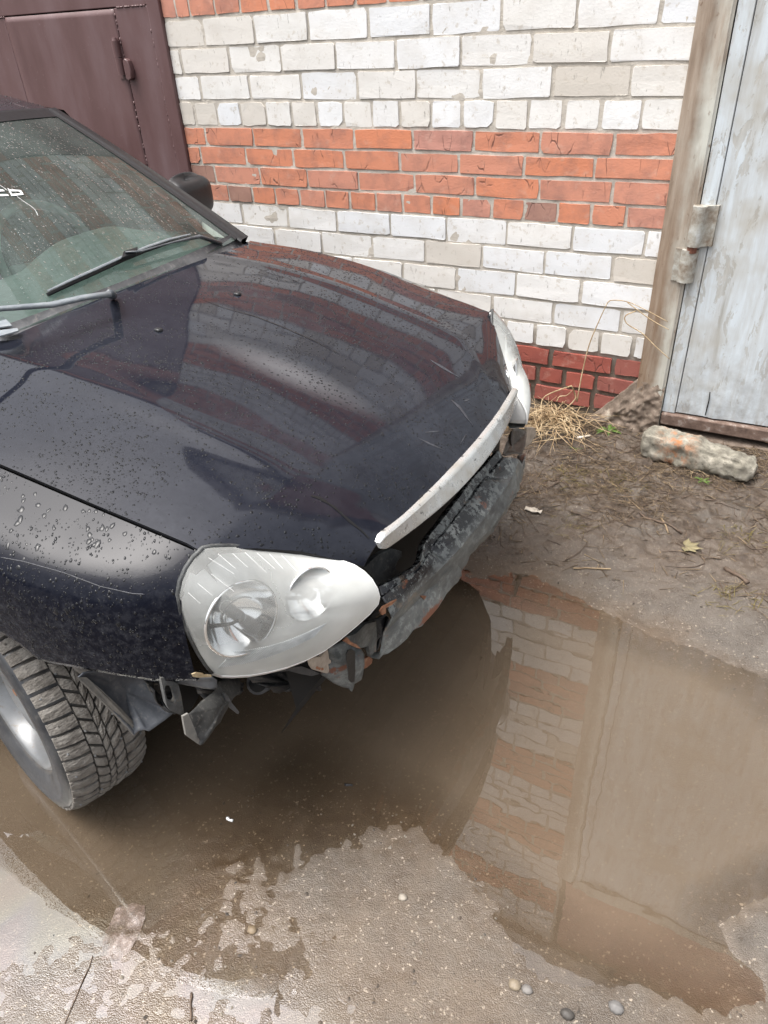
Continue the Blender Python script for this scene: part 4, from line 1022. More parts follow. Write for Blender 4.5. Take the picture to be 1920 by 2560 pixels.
st = gridfaces(P); st.f += [tuple(range(9)), tuple(range(n_ * 9, n_ * 9 + 9))[::-1]]
o = st.build('chrome_strip', P_CHROME, car); auto_smooth(o, 35)

# headlights
D_ = DD
OUT_ = [(440, 1184, -.616), (420, 1203, -.628), (403, 1227, -.645), (391, 1255, -.662), (385, 1285, -.674), (390, 1318, -.680), (400, 1350, -.681), (415, 1383, -.679), (430, 1412, -.675), (446, 1437, -.668), (460, 1453, -.661),
        (480, 1459, -.650), (505, 1460, -.637), (540, 1458, -.617), (580, 1451, -.594), (620, 1441, -.572), (660, 1426, -.545), (700, 1406, -.514), (735, 1381, -.483), (770, 1352, -.452), (800, 1325, -.422),
        (817, 1305, -.402), (820, 1290, -.399), (815, 1272, -.399), (803, 1252, -.400), (787, 1236, -.403), (765, 1222, -.413), (730, 1210, -.428), (690, 1199, -.448), (645, 1190, -.474), (600, 1184, -.503), (550, 1180, -.535), (495, 1180, -.575), (460, 1181, -.600)]
outl = np.array([ly(a * D_, b * D_, y) for a, b, y in OUT_])
def headlight(sgn):
    par = empty('headlight', (0, 0, 0), 0, car)
    mir_ = np.array([1, sgn * -1.0, 1])            # the outline is measured on the near lamp
    O = outl * mir_; c0 = O.mean(0)
    nrm = np.array([.86, -.36 * (1 if sgn < 0 else -1), .34]); nrm /= np.linalg.norm(nrm)
    rings = []; ts = [1.0, .985, .94, .86, .75, .6, .45, .3, .15]
    dome = .050
    for t in ts:
        rings.append([c0 + (p - c0) * t + nrm * dome * (1 - t ** 2.3) for p in O])
    n = len(O); v = [p for r in rings for p in r] + [c0 + nrm * dome]; f = []
    for i in range(len(ts) - 1):
        for k in range(n):
            q4 = (i * n + k, i * n + (k + 1) % n, (i + 1) * n + (k + 1) % n, (i + 1) * n + k); f.append(q4 if sgn > 0 else q4[::-1])
    for k in range(n):
        q4 = ((len(ts) - 1) * n + k, (len(ts) - 1) * n + (k + 1) % n, len(ts) * n); f.append(q4 if sgn > 0 else q4[::-1])
    q0 = [np.array(v[k]) for k in f[n * 4][:3]]
    if np.cross(q0[1] - q0[0], q0[2] - q0[0]) @ nrm < 0: f = [q_[::-1] for q_ in f]
    lens = mk('lens', v, f, P_LENS, par, True)
    bv = BVHTree.FromPolygons([Vector(p) for p in v], f)
    # housing behind the lens
    hr = []
    for (t, dep) in ((1.0, -.002), (.965, -.018), (.92, -.036), (.85, -.054), (.70, -.063), (.4, -.066)):
        hr.append([c0 + (p - c0) * t + nrm * dep for p in O])
    v = [p for r in hr for p in r] + [c0 + nrm * -.066]; f = []
    for i in range(len(hr) - 1):
        for k in range(n): f.append((i * n + k, i * n + (k + 1) % n, (i + 1) * n + (k + 1) % n, (i + 1) * n + k))
    for k in range(n): f.append(((len(hr) - 1) * n + k, (len(hr) - 1) * n + (k + 1) % n, len(hr) * n))
    mk('housing', v, f, P_HOUSE, par, True)
    # two reflector bowls with their bulbs
    fw = np.array([.90, -.30 * (1 if sgn < 0 else -1), .12]); fw /= np.linalg.norm(fw)
    for (a, b, R_, dx_) in ((620, 1556, .070, .020), (794, 1494, .052, .014)):
        h = bv.ray_cast(Vector(CAML), Vector(lray(a, b))) if sgn < 0 else None
        if sgn < 0: CEN[a] = np.array(h[0]) - nrm * (.022)
        cc = CEN[a] * mir_
        e1 = np.cross(fw, [0, 0, 1.0]); e1 /= np.linalg.norm(e1); e2 = np.cross(e1, fw)
        v = []; f = []; prof_ = [(1.03, -.002), (1.0, .002), (.96, -.002), (.85, -.016), (.62, -.034), (.34, -.047), (.18, -.050)]; m = 40
        for (r_, d_) in prof_:
            for k in range(m):
                t = 2 * math.pi * k / m; v.append(cc + fw * d_ * R_ / .06 + (e1 * math.cos(t) + e2 * math.sin(t)) * R_ * r_)
        for i in range(len(prof_) - 1):
            for k in range(m): f.append((i * m + k, i * m + (k + 1) % m, (i + 1) * m + (k + 1) % m, (i + 1) * m + k))
        bowl = mk('reflector', v, f, P_REFL, par, True)
        bl = MB().tube([cc - fw * .05 * R_ / .06, cc - fw * .018, cc - fw * .006, cc - fw * .002], [.011, .011, .010, .003], 14)
        bl.build('bulb', P_RIM, bowl, True)
        MB().tube([cc - fw * .03 + e1 * R_ * .7, cc - fw * .006 + e1 * R_ * .30, cc - fw * .004 + e1 * R_ * .1], [.004, .003, .003], 6).build('bulb_shield', P_BLACK, bowl)
        a0 = np.linspace(.5, 2.4, 14); MB().tube([cc - fw * .006 + (e1 * math.cos(t) + e2 * math.sin(t)) * R_ * .55 for t in a0], .0016, 5).build('bowl_step', P_LAMPRIM, bowl)
    # moulded flutes along the lower lens edge, upright rules across the top
    if sgn < 0:
        fl = MB(); kk = 560 / 1659
        for i in range(46):
            t = i / 45; a0 = np.array([375 + t * 700, 1035 - t * 225 + 40 * math.sin(t * math.pi)]); a1 = a0 + np.array([105 - 10 * t, -118 + 12 * t])
            pp = []
            for s_ in (0, .33, .66, 1):
                q_ = a0 + (a1 - a0) * s_; h = bv.ray_cast(Vector(CAML), Vector(lray(420 + q_[0] * kk, 1320 + q_[1] * kk)))
                if h[0] is not None: pp.append(np.array(h[0]) + nrm * .0002)
            if len(pp) > 2: fl.tube(pp, .0009, 4)
        tag(fl.build('lens_flutes', P_FLUTE, lens), kind='stuff')
        fl = MB()
        for (x0, y0, x1, y1) in ((300, 220, 490, 340), (370, 190, 500, 300), (480, 190, 590, 290), (570, 180, 730, 330), (660, 185, 790, 300), (750, 190, 850, 300), (840, 200, 950, 315), (930, 215, 1020, 315), (1020, 230, 1070, 290), (1100, 245, 1140, 290), (320, 340, 490, 470), (220, 410, 330, 500), (150, 480, 240, 560)):
            pp = []
            for s_ in (0, .25, .5, .75, 1):
                h = bv.ray_cast(Vector(CAML), Vector(lray(420 + (x0 + (x1 - x0) * s_) * kk, 1320 + (y0 + (y1 - y0) * s_) * kk)))
                if h[0] is not None: pp.append(np.array(h[0]) + nrm * .0001)
            if len(pp) > 2: fl.tube(pp, .0003, 4)
        tag(fl.build('lens_rules', P_HOUSE, lens), kind='stuff')
    loop = [p - nrm * .003 for p in O]
    MB().tube([loop[k % n] for k in range(29, 29 + 16)], .0046, 6).build('gasket', P_LAMPRIM, par, True)
    MB().tube([loop[k % n] for k in range(11, 30)], .0030, 6).build('lens_rim', P_HOUSE, par, True)
    # lower edge of the lamp body below the lens
    lowr = [k for k in range(10, 22)]
    P = [[O[k] - nrm * .002, O[k] + np.array([-.004, 0, -.011]) - nrm * .006, O[k] + np.array([-.03, 0, -.016]) - nrm * .02] for k in lowr]
    gridfaces(P).build('lamp_edge', P_HOUSE, par, True)
    return par
CEN = {}
headlight(-1); headlight(1)

# bumper beam, bent and flaking, bare since the bumper cover is gone
kb = 1 / 2.304
def bl_(pts, z): return [lz(700 + a * kb, 850 + b * kb, z) for a, b in pts]
L1 = bl_([(560, 1430), (690, 1365), (800, 1290), (830, 1180), (920, 1060), (1040, 900), (1110, 800), (1180, 730), (1262, 640)], .545)
L2 = bl_([(585, 1490), (700, 1400), (800, 1330), (880, 1200), (980, 1080), (1090, 930), (1170, 820), (1230, 750), (1290, 680)], .535)
L3 = bl_([(640, 1600), (720, 1500), (850, 1375), (960, 1275), (1080, 1135), (1200, 990), (1270, 885), (1330, 790), (1372, 690)], .497)
L35 = bl_([(585, 1680), (690, 1580), (820, 1450), (950, 1345), (1080, 1210), (1215, 1060), (1290, 960), (1350, 850), (1385, 720)], .45)
L4 = bl_([(565, 1830), (700, 1730), (862, 1580), (985, 1430), (1100, 1240), (1240, 1070), (1318, 960), (1380, 830), (1410, 650)], .395)
def resamp(L, n):
    L = np.array(L); d = np.r_[0, np.cumsum(np.linalg.norm(np.diff(L, axis=0), axis=1))]; d /= d[-1]; t = np.linspace(0, 1, n)
    return smoothcurve(t, d, L)
nb = 70; RL = [resamp(L, nb) for L in (L1, L2, L3, L35, L4)]
P = []
for i in range(nb):
    t = i / (nb - 1); r = []
    base = [RL[0][i] + np.array([-.012, 0, -.006]), RL[0][i], RL[0][i] * .35 + RL[1][i] * .65 + np.array([0, 0, -.006]), RL[1][i], RL[1][i] * .55 + RL[2][i] * .45 + np.array([0, 0, .004]), RL[1][i] * .15 + RL[2][i] * .85 + np.array([0, 0, .003]), RL[2][i], RL[3][i] + np.array([.004, 0, 0]), RL[3][i] * .3 + RL[4][i] * .7 + np.array([.002, 0, 0]), RL[4][i], RL[4][i] + np.array([-.02, 0, -.004])]
    buck = math.exp(-((t - .33) / .035) ** 2) + .8 * math.exp(-((t - .86) / .04) ** 2)
    for k_, p in enumerate(base):
        d_ = np.array([fbm(p[1] * 8, k_ * .7, 50, 3) * .0025, 0, fbm(p[1] * 9, k_ * .8, 55, 3) * .002])
        if k_ >= 8: d_ += np.array([.006 * vnoise(t * 60, 3, 5), 0, .011 * fbm(t * 34, k_ * .2, 61, 3)])
        if 2 <= k_ <= 5: d_ += np.array([-.012, 0, -.020]) * buck * (1 - abs(k_ - 3.5) / 3)
        r.append(p + d_)
    P.append(r)
bm = gridfaces(P); ob = bm.build('bumper_beam', P_BEAM, car); auto_smooth(ob, 17)
sm = ob.modifiers.new('thick', 'SOLIDIFY'); sm.thickness = .003; sm.offset = -1
# torn patch, rusty tears
def plate(name, pts, x, mat, parent=car, thick=.003, dxs=None, off=None):
    """sheet-metal piece: outline seen in the photo set at its own distance x (car frame), with bends dxs"""
    P_ = []
    for i, p in enumerate(pts): P_.append(lx(p[0], p[1], x + (dxs[i] if dxs else 0)))
    n_ = np.cross(P_[1] - P_[0], P_[2] - P_[0]); n_ /= np.linalg.norm(n_) + 1e-9
    if n_ @ (CAML - P_[0]) > 0: n_ = -n_
    o = MB().sheet(P_, off if off is not None else n_ * thick).build(name, mat, parent)
    return o
def S4(a, b): return (180 + a * 460 / 1659, 1640 + b * 460 / 1659)
def S6(a, b): return (700 + a * 300 / 1659, 1550 + b * 300 / 1659)
def S7(a, b): return (880 + a * 300 / 1659, 1280 + b * 300 / 1659)
def S5(a, b): return (420 + a * 560 / 1659, 1320 + b * 560 / 1659)
def S8(a, b): return (1120 + a * 280 / 1659, 940 + b * 280 / 1659)
def curvy(name, outline, xs_, mat, n=14, bulge=.03, thick=.0025, seed=1, wob=.003, parent=car):
    """bent sheet: polygon outline triangulated as rings towards the middle, pushed out as a dish"""
    O = np.array([lx(p[0], p[1], x) for p, x in zip(outline, xs_)])
    # densify
    D2 = []
    for a, b in zip(O, np.roll(O, -1, 0)):
        for s_ in (0, .34, .67): D2.append(a + (b - a) * s_)
    O = np.array(D2); c0 = O.mean(0); nr = np.zeros(3)
    for a, b in zip(O, np.roll(O, -1, 0)): nr += np.cross(a - c0, b - c0)
    nr /= np.linalg.norm(nr); nr = nr if nr @ (CAML - c0) > 0 else -nr
    ts = np.linspace(1, 0.06, n); v = []; m = len(O); f = []
    for t in ts:
        for p in O:
            q_ = c0 + (p - c0) * t; v.append(q_ + nr * (bulge * (1 - t * t) + wob * fbm(q_[1] * 22, q_[2] * 22, seed, 3)))
    v.append(c0 + nr * bulge)
    for i in range(n - 1):
        for k in range(m): f.append((i * m + k, i * m + (k + 1) % m, (i + 1) * m + (k + 1) % m, (i + 1) * m + k))
    for k in range(m): f.append(((n - 1) * m + k, (n - 1) * m + (k + 1) % m, n * m))
    o = mk(name, v, f, mat, parent, True); sm_ = o.modifiers.new('thick', 'SOLIDIFY'); sm_.thickness = thick; sm_.offset = -1
    return o
# arch liner in front of the tyre
lin = [S4(*p) for p in ((52, 190), (100, 150), (210, 130), (300, 97), (480, 108), (700, 145), (792, 205), (830, 330), (862, 460), (908, 512), (800, 600), (690, 675), (650, 665), (600, 672), (560, 712), (420, 555), (240, 370))]
curvy('arch_liner', lin, [.800, .802, .81, .815, .82, .83, .84, .85, .86, .865, .86, .85, .845, .835, .825, .815, .805], dusty_black('arch liner plastic', (0.03, 0.035, 0.045), (0.13, 0.14, 0.155), 10, 0.45), bulge=-.035, wob=.006)
rimp = [S4(*p) for p in ((52, 190), (240, 370), (420, 555), (560, 712), (600, 672), (585, 625), (440, 470), (270, 310), (130, 190))]
plate('liner_flange', rimp, .806, dusty_black('liner flange', (0.10, 0.10, 0.095), (0.24, 0.225, 0.20), 18, 0.7), dxs=[0, .003, .008, .015, .02, .016, .01, .005, 0])
curl = [S4(*p) for p in ((-20, -10), (30, -20), (120, 10), (330, 20), (600, 65), (480, 85), (320, 92), (210, 130), (120, 145), (70, 150), (20, 110))]
curvy('arch_edge', curl, [.745, .75, .77, .80, .83, .82, .80, .785, .77, .76, .75], dusty_black('arch edge', (0.05, 0.048, 0.045), (0.16, 0.15, 0.135), 16, 0.6), bulge=.012, n=8)
# lower wing flange running to the lamp
fl_ = [S4(*p) for p in ((600, 62), (800, 105), (1080, 165), (1260, 180), (1310, 212), (1312, 275), (1285, 292), (1180, 280), (960, 235), (790, 190), (700, 140))]
curvy('wing_flange', fl_, [.85, .89, .955, .995, 1.0, 1.0, .995, .97, .93, .89, .87], P_PLAST, bulge=.006, n=8)
plate('filler_patch', [S4(*p) for p in ((1085, 165), (1120, 150), (1180, 158), (1190, 172), (1255, 172), (1258, 190), (1190, 192), (1140, 196), (1100, 190))], 1.0, rust_mat('chipped filler', (0.30, 0.20, 0.10), (0.45, 0.36, 0.22), (0.6, 0.55, 0.45)))
# bracket with an oblong hole
ho = [(800, 200), (830, 192), (890, 225), (958, 250), (985, 360), (1012, 520), (990, 536), (930, 512), (880, 490), (855, 445)]
hi_ = [(835, 300), (842, 268), (868, 264), (900, 285), (922, 335), (938, 400), (925, 428), (895, 428), (868, 410), (848, 360)]
A_ = [lx(*S4(*p), .935) for p in ho]; B_ = [lx(*S4(*p), .935) for p in hi_]; n_ = len(ho); m_ = MB()
off = np.array([-.012, .004, 0])
m_.add(A_ + B_ + [a + off for a in A_] + [b + off for b in B_], [(i, (i + 1) % n_, (i + 1) % n_ + n_, i + n_) for i in range(n_)] + [(i, (i + 1) % n_, (i + 1) % n_ + 2 * n_, i + 2 * n_) for i in range(n_)] + [(i + n_, (i + 1) % n_ + n_, (i + 1) % n_ + 3 * n_, i + 3 * n_) for i in range(n_)])
o = m_.build('slotted_bracket', rust_mat('rust edged bracket', (0.05, 0.05, 0.05), (0.12, 0.125, 0.125), (0.24, 0.20, 0.15)), car)
MB().sheet([lx(*S4(*p), .90) for p in ((960, 250), (1180, 285), (1090, 460), (1012, 535), (990, 500))], (-.01, 0, 0)).build('splash_plate', P_BAY, car)
# torn bumper bracket hanging below the lamp
hg = [S4(*p) for p in ((1000, 545), (1050, 515), (1150, 420), (1262, 330), (1310, 240), (1400, 200), (1500, 205), (1522, 280), (1500, 330), (1462, 368), (1440, 400), (1370, 520), (1330, 590), (1270, 640), (1200, 750), (1160, 805), (1130, 790), (1030, 712), (1010, 610))]
curvy('torn_bracket', hg, [1.0, 1.0, .99, .98, .97, .96, .96, .97, .98, .985, .99, 1.0, 1.005, 1.01, 1.02, 1.025, 1.02, 1.01, 1.005], dusty_black('torn bracket plastic', (0.012, 0.013, 0.014), (0.06, 0.06, 0.057), 16, 0.6), bulge=.012, wob=.008, n=10, seed=7)
plate('bracket_flap', [S4(*p) for p in ((1000, 545), (1048, 518), (1100, 640), (1150, 760), (1140, 792), (1030, 712), (1010, 610))], 1.030, dusty_black('bracket flap', (0.14, 0.14, 0.13), (0.24, 0.23, 0.21), 20, 0.7), thick=.004)
plate('bracket_tongue', [S4(*p) for p in ((1365, 330), (1400, 350), (1440, 420), (1508, 505), (1500, 525), (1430, 470), (1385, 400))], 1.0, P_PLAST, thick=.004)
MB().tube([lx(*S4(1165, 715), 1.036), lx(*S4(1165, 715), 1.022)], .0062, 10).build('bolt_hole', P_BAY, car)
# tube end under the lamp
MB().tube([lx(*S5(665, 1150), .955), lx(*S5(720, 1120), .93), lx(*S5(850, 1010), .88)], [.024, .025, .026], 16).build('horn', P_PLAST, car, True)
MB().tube([lx(*S5(665, 1152), .957), lx(*S5(666, 1152), .950)], [.018, .016], 16).build('horn_mouth', P_BAY, car, True)
# side rail end with its dark slot and beige bracket
bx = [S6(*p) for p in ((560, 742), (660, 500), (672, 395), (760, 340), (882, 290), (1000, 350), (1110, 402), (1150, 470), (1152, 620), (1130, 740), (1108, 812), (1010, 872), (985, 975), (950, 930), (860, 912), (740, 860), (620, 775))]
curvy('rail_end', bx, [1.06, 1.07, 1.075, 1.08, 1.085, 1.095, 1.105, 1.11, 1.11, 1.105, 1.105, 1.10, 1.10, 1.095, 1.085, 1.075, 1.065], P_BEAM, bulge=.018, n=10, seed=11)
plate('rail_slot', [S6(*p) for p in ((920, 470), (945, 415), (1000, 405), (1040, 440), (1042, 700), (1030, 850), (985, 868), (955, 830), (945, 720), (925, 600))], 1.128, P_BLACK, thick=.002)
plate('lamp_bracket', [S6(*p) for p in ((408, 545), (520, 510), (560, 520), (600, 470), (655, 400), (668, 450), (680, 540), (705, 560), (702, 595), (668, 612), (680, 700), (665, 735), (640, 738), (470, 690), (430, 640))], 1.100, P_BEIGE, thick=.006)
for a, b in ((515, 660), (545, 672), (585, 678)): MB().tube([lx(*S6(a, b), 1.1025), lx(*S6(a, b), 1.099)], .0028, 8).build('rivet', P_RUSTY, car)
plate('under_lamp_tray', [S6(*p) for p in ((-40, 720), (150, 660), (300, 640), (430, 690), (560, 742), (440, 775), (300, 750), (120, 705))], 1.05, P_PLAST, thick=.02)
plate('torn_edge', [S6(*p) for p in ((880, 290), (930, 240), (980, 300), (1060, 340), (1120, 400), (1060, 385), (960, 340))], 1.135, P_RUSTY, thick=.003)
plate('beam_mount', [S6(*p) for p in ((900, 240), (1050, 190), (1180, 60), (1330, 20), (1340, 200), (1330, 430), (1300, 520), (1260, 520), (1225, 360), (1120, 390), (1020, 320))], 1.085, P_BEAM, thick=.01)
plate('rusty_tab', [S6(*p) for p in ((1160, 540), (1230, 505), (1280, 540), (1270, 600), (1200, 660), (1155, 680))], 1.075, P_RUSTY, thick=.006)
# panel under the bonnet corner, left of the opening
plate('latch_panel', [S7(*p) for p in ((170, 770), (300, 640), (430, 552), (560, 508), (692, 545), (692, 610), (640, 665), (600, 760), (650, 830), (648, 905), (560, 935), (450, 990), (340, 1032), (300, 900))], 1.09, dusty_black('latch panel steel', (0.012, 0.013, 0.015), (0.075, 0.08, 0.08), 12, 0.4), thick=.01, dxs=[0, 0, 0, .005, .01, .01, .012, .012, .016, .018, .016, .012, .008, .004])
plate('rusty_tear', [S7(*p) for p in ((830, 880), (900, 770), (915, 840), (1000, 845), (1040, 880), (1030, 950), (960, 1000), (880, 1010), (850, 940))], 1.150, P_RUSTY, thick=.004)
plate('rusty_tear', [S7(*p) for p in ((950, 1160), (1040, 1160), (1060, 1250), (1105, 1340), (1070, 1400), (1050, 1300), (1000, 1210))], 1.178, P_RUSTY, thick=.003)
plate('rusty_tear', [S7(*p) for p in ((390, 1370), (430, 1310), (560, 1240), (620, 1210), (560, 1280), (470, 1330), (470, 1400), (420, 1425))], 1.175, P_RUSTY, thick=.003)
P_TORN = dusty_black('torn black plastic', (0.008, 0.009, 0.010), (0.045, 0.046, 0.048), 18, 0.55)
def ragged(outline, x, seed, bulge=.015):
    r_ = random.Random(seed); o = []
    for p, q_ in zip(outline, outline[1:] + outline[:1]):
        for s_ in (0, .25, .5, .75):
            o.append((p[0] + (q_[0] - p[0]) * s_ + r_.uniform(-4, 4), p[1] + (q_[1] - p[1]) * s_ + r_.uniform(-4, 4)))
    curvy('torn_plastic', o, [x + .02 * r_.uniform(-1, 1) for _ in o], P_TORN, bulge=bulge, n=7, wob=.010, seed=seed)
ragged([(470, 1690), (560, 1690), (610, 1705), (600, 1735), (560, 1742), (530, 1770), (505, 1745)], .93, 1)
ragged([(600, 1680), (720, 1668), (790, 1690), (800, 1722), (740, 1715), (700, 1730), (650, 1712)], .98, 2)
ragged([(360, 1700), (455, 1712), (470, 1750), (440, 1790), (400, 1760)], .88, 3, -.02)
ragged([(905, 1560), (955, 1535), (990, 1555), (960, 1600), (925, 1640), (900, 1610)], 1.06, 4)
# far end pieces of the beam by the far lamp
curvy('beam_end', [S8(*p) for p in ((960, 780), (1000, 770), (1100, 790), (1160, 840), (1165, 900), (1140, 1060), (1100, 1150), (960, 1160), (850, 1190), (800, 1170), (850, 1020), (900, 900))], [1.09, 1.09, 1.10, 1.11, 1.12, 1.135, 1.14, 1.13, 1.12, 1.11, 1.09, 1.08], dusty_black('brown beam end', (0.02, 0.016, 0.012), (0.09, 0.07, 0.055), 14, 0.35), bulge=-.02, n=8, seed=5)
plate('lamp_bracket', [S8(*p) for p in ((1165, 760), (1290, 765), (1310, 860), (1240, 980), (1150, 1060), (1165, 900))], 1.06, P_BEIGE, thick=.008)

# ------------------------------------------------------------------ wheels
def wheel_parts(R=.288):
    out = {}
    # carcass: tyre profile from bead to bead
    half = .088
    prof_ = [(.170, -.064), (.175, -.076), (.190, -.087), (.212, -.0945), (.238, -.0955), (.243, -.0975), (.248, -.0955), (.262, -.0925), (.266, -.0875), (.271, -.080), (.2745, -.06), (.276, 0), (.2745, .06), (.271, .080), (.262, .0925), (.228, .0955), (.205, .09), (.180, .070), (.17, .06)]
    n = 96; v = []; f = []
    for k in range(n):
        t = 2 * math.pi * k / n
        for (r, y) in prof_: v.append((r * math.cos(t), y, r * math.sin(t)))
    m = len(prof_)
    for k in range(n):
        for j_ in range(m - 1): f.append((k * m + j_, k * m + j_ + 1, ((k + 1) % n) * m + j_ + 1, ((k + 1) % n) * m + j_))
    out['tyre'] = (v, f, P_RUBBER, True)
    # raised rings and lettering ridge on the side wall
    b = MB()
    def rr(y): # outer radius over the width
        return .2885 - .012 * (abs(y) / half) ** 4
    def block(t0, t1, y0, y1, slant, bow=0.0, seed=0):
        na, nw = 3, 3; vv = []
        for top in (1, 0):
            for i in range(na + 1):
                for j_ in range(nw + 1):
                    y = y0 + (y1 - y0) * j_ / nw; fr = (y - y0) / (y1 - y0)
                    t = t0 + (t1 - t0) * i / na + slant * fr + bow * fr * fr
                    r = (rr(y) if top else .270) - (.0012 if top and (i in (0, na)) else 0) - (.0012 if top and j_ in (0, nw) else 0) + (random.uniform(-.0014, .0008) if top else 0)
                    if not top and abs(y) > .08: r = .268
                    vv.append((r * math.cos(t), y, r * math.sin(t)))
        k0 = (na + 1) * (nw + 1); ff = []
        ix = lambda i, j_, l: l * k0 + i * (nw + 1) + j_
        for i in range(na):
            for j_ in range(nw): ff.append((ix(i, j_, 0), ix(i, j_ + 1, 0), ix(i + 1, j_ + 1, 0), ix(i + 1, j_, 0)))
        for j_ in range(nw):
            ff.append((ix(0, j_, 0), ix(0, j_, 1), ix(0, j_ + 1, 1), ix(0, j_ + 1, 0))); ff.append((ix(na, j_, 0), ix(na, j_ + 1, 0), ix(na, j_ + 1, 1), ix(na, j_, 1)))
        for i in range(na):
            ff.append((ix(i, 0, 0), ix(i + 1, 0, 0), ix(i + 1, 0, 1), ix(i, 0, 1))); ff.append((ix(i, nw, 0), ix(i, nw, 1), ix(i + 1, nw, 1), ix(i + 1, nw, 0)))
        b.add(vv, ff)
    N = 54; dt = 2 * math.pi / N; studs = []
    for k in range(N):
        t = k * dt; g = dt * .25
        for sg_ in (-1, 1):
            sh = 0 if sg_ < 0 else dt * .45
            def bk(ya, yb, a, b_, sl, bo=0):
                if sg_ < 0: block(t + sh + a, t + sh + b_, -yb, -ya, -sl, bo)
                else: block(t + sh + a, t + sh + b_, ya, yb, sl, bo)
            bk(.036, .0880, 0, dt - g, .020)
            bk(.009, .0325, dt * .30, dt * 1.30 - g, .07)
        block(t, t + dt - g * .8, -.006, .006, .05)
        for y in (-.075, -.03, .03, .075):
            if (k + int(abs(y) * 100)) % 4 == 0: studs.append((t + dt * .4 + (0.1 if abs(y) < .05 else 0), y))
    out['tread'] = (b.v, b.f, P_TREAD, False)
    s_ = MB()
    for t, y in studs:
        r = rr(y) + .0006; c = np.array((r * math.cos(t), y, r * math.sin(t))); d = c / np.linalg.norm(c) * np.array([1, 0, 1])
        s_.tube([c - d * .003, c + d * .0012], [.0026, .0020], 6)
    out['studs'] = (s_.v, s_.f, P_RIM, False)
    # rim: lip, barrel, pressed disc with slots (outside is -y)
    pr = [(.186, -.066), (.196, -.071), (.197, -.078), (.190, -.080), (.184, -.074), (.177, -.058), (.171, -.030), (.168, -.012), (.160, -.024), (.150, -.038), (.128, -.050), (.112, -.053), (.100, -.046), (.080, -.036), (.060, -.036), (.036, -.040), (.030, -.052), (0.001, -.054)]
    n = 96; v = []; f = []
    for k in range(n):
        t = 2 * math.pi * k / n
        for (r, y) in pr: v.append((.91 * r * math.cos(t), y, .91 * r * math.sin(t)))
    m = len(pr)
    for k in range(n):
        for j_ in range(m - 1):
            if j_ in (9, 10) and (k % 12) in (0, 1, 2, 3, 4): continue
            f.append((k * m + j_, ((k + 1) % n) * m + j_, ((k + 1) % n) * m + j_ + 1, k * m + j_ + 1))
    out['rim'] = (v, f, P_RIM, True)
    bb = MB()
    for k in range(4):
        t = k * math.pi / 2 + .4; c = (.049 * math.cos(t), -.036, .049 * math.sin(t)); bb.tube([c, (c[0], -.052, c[2])], .010, 6)
    out['wheel_bolts'] = (bb.v, bb.f, P_RUSTY, False)
    h = MB().tube([(0, .03, 0), (0, -.015, 0)], .155, 28); out['brake_drum'] = (h.v, h.f, P_RUSTY, False)
    return out
WPARTS = wheel_parts(); WM = {}
for k_, (v, f, m_, smo) in WPARTS.items():
    me = bpy.data.meshes.new(k_); me.from_pydata([tuple(map(float, p)) for p in v], [], f); me.materials.append(m_); me.update()
    if smo: me.polygons.foreach_set('use_smooth', [True] * len(me.polygons))
    WM[k_] = me
def wheel(x, y, zc, yaw, flip=False, lean=0.0):
    w = empty('wheel', (x, y, zc), yaw + (math.pi if flip else 0), car); w.rotation_euler[0] = lean
    for k_, me in WM.items():
        o = link(k_, me, w)
        if k_ in ('studs', 'tread', 'wheel_bolts'): o['kind'] = 'stuff'
    return w
WR = -.233 - CA
wheel(.434, -.691, .278, WR, False, -.064); wheel(.434, .691, .278, WR, True); wheel(-2.05, -.70, .278, 0); wheel(-2.05, .70, .278, 0, True)

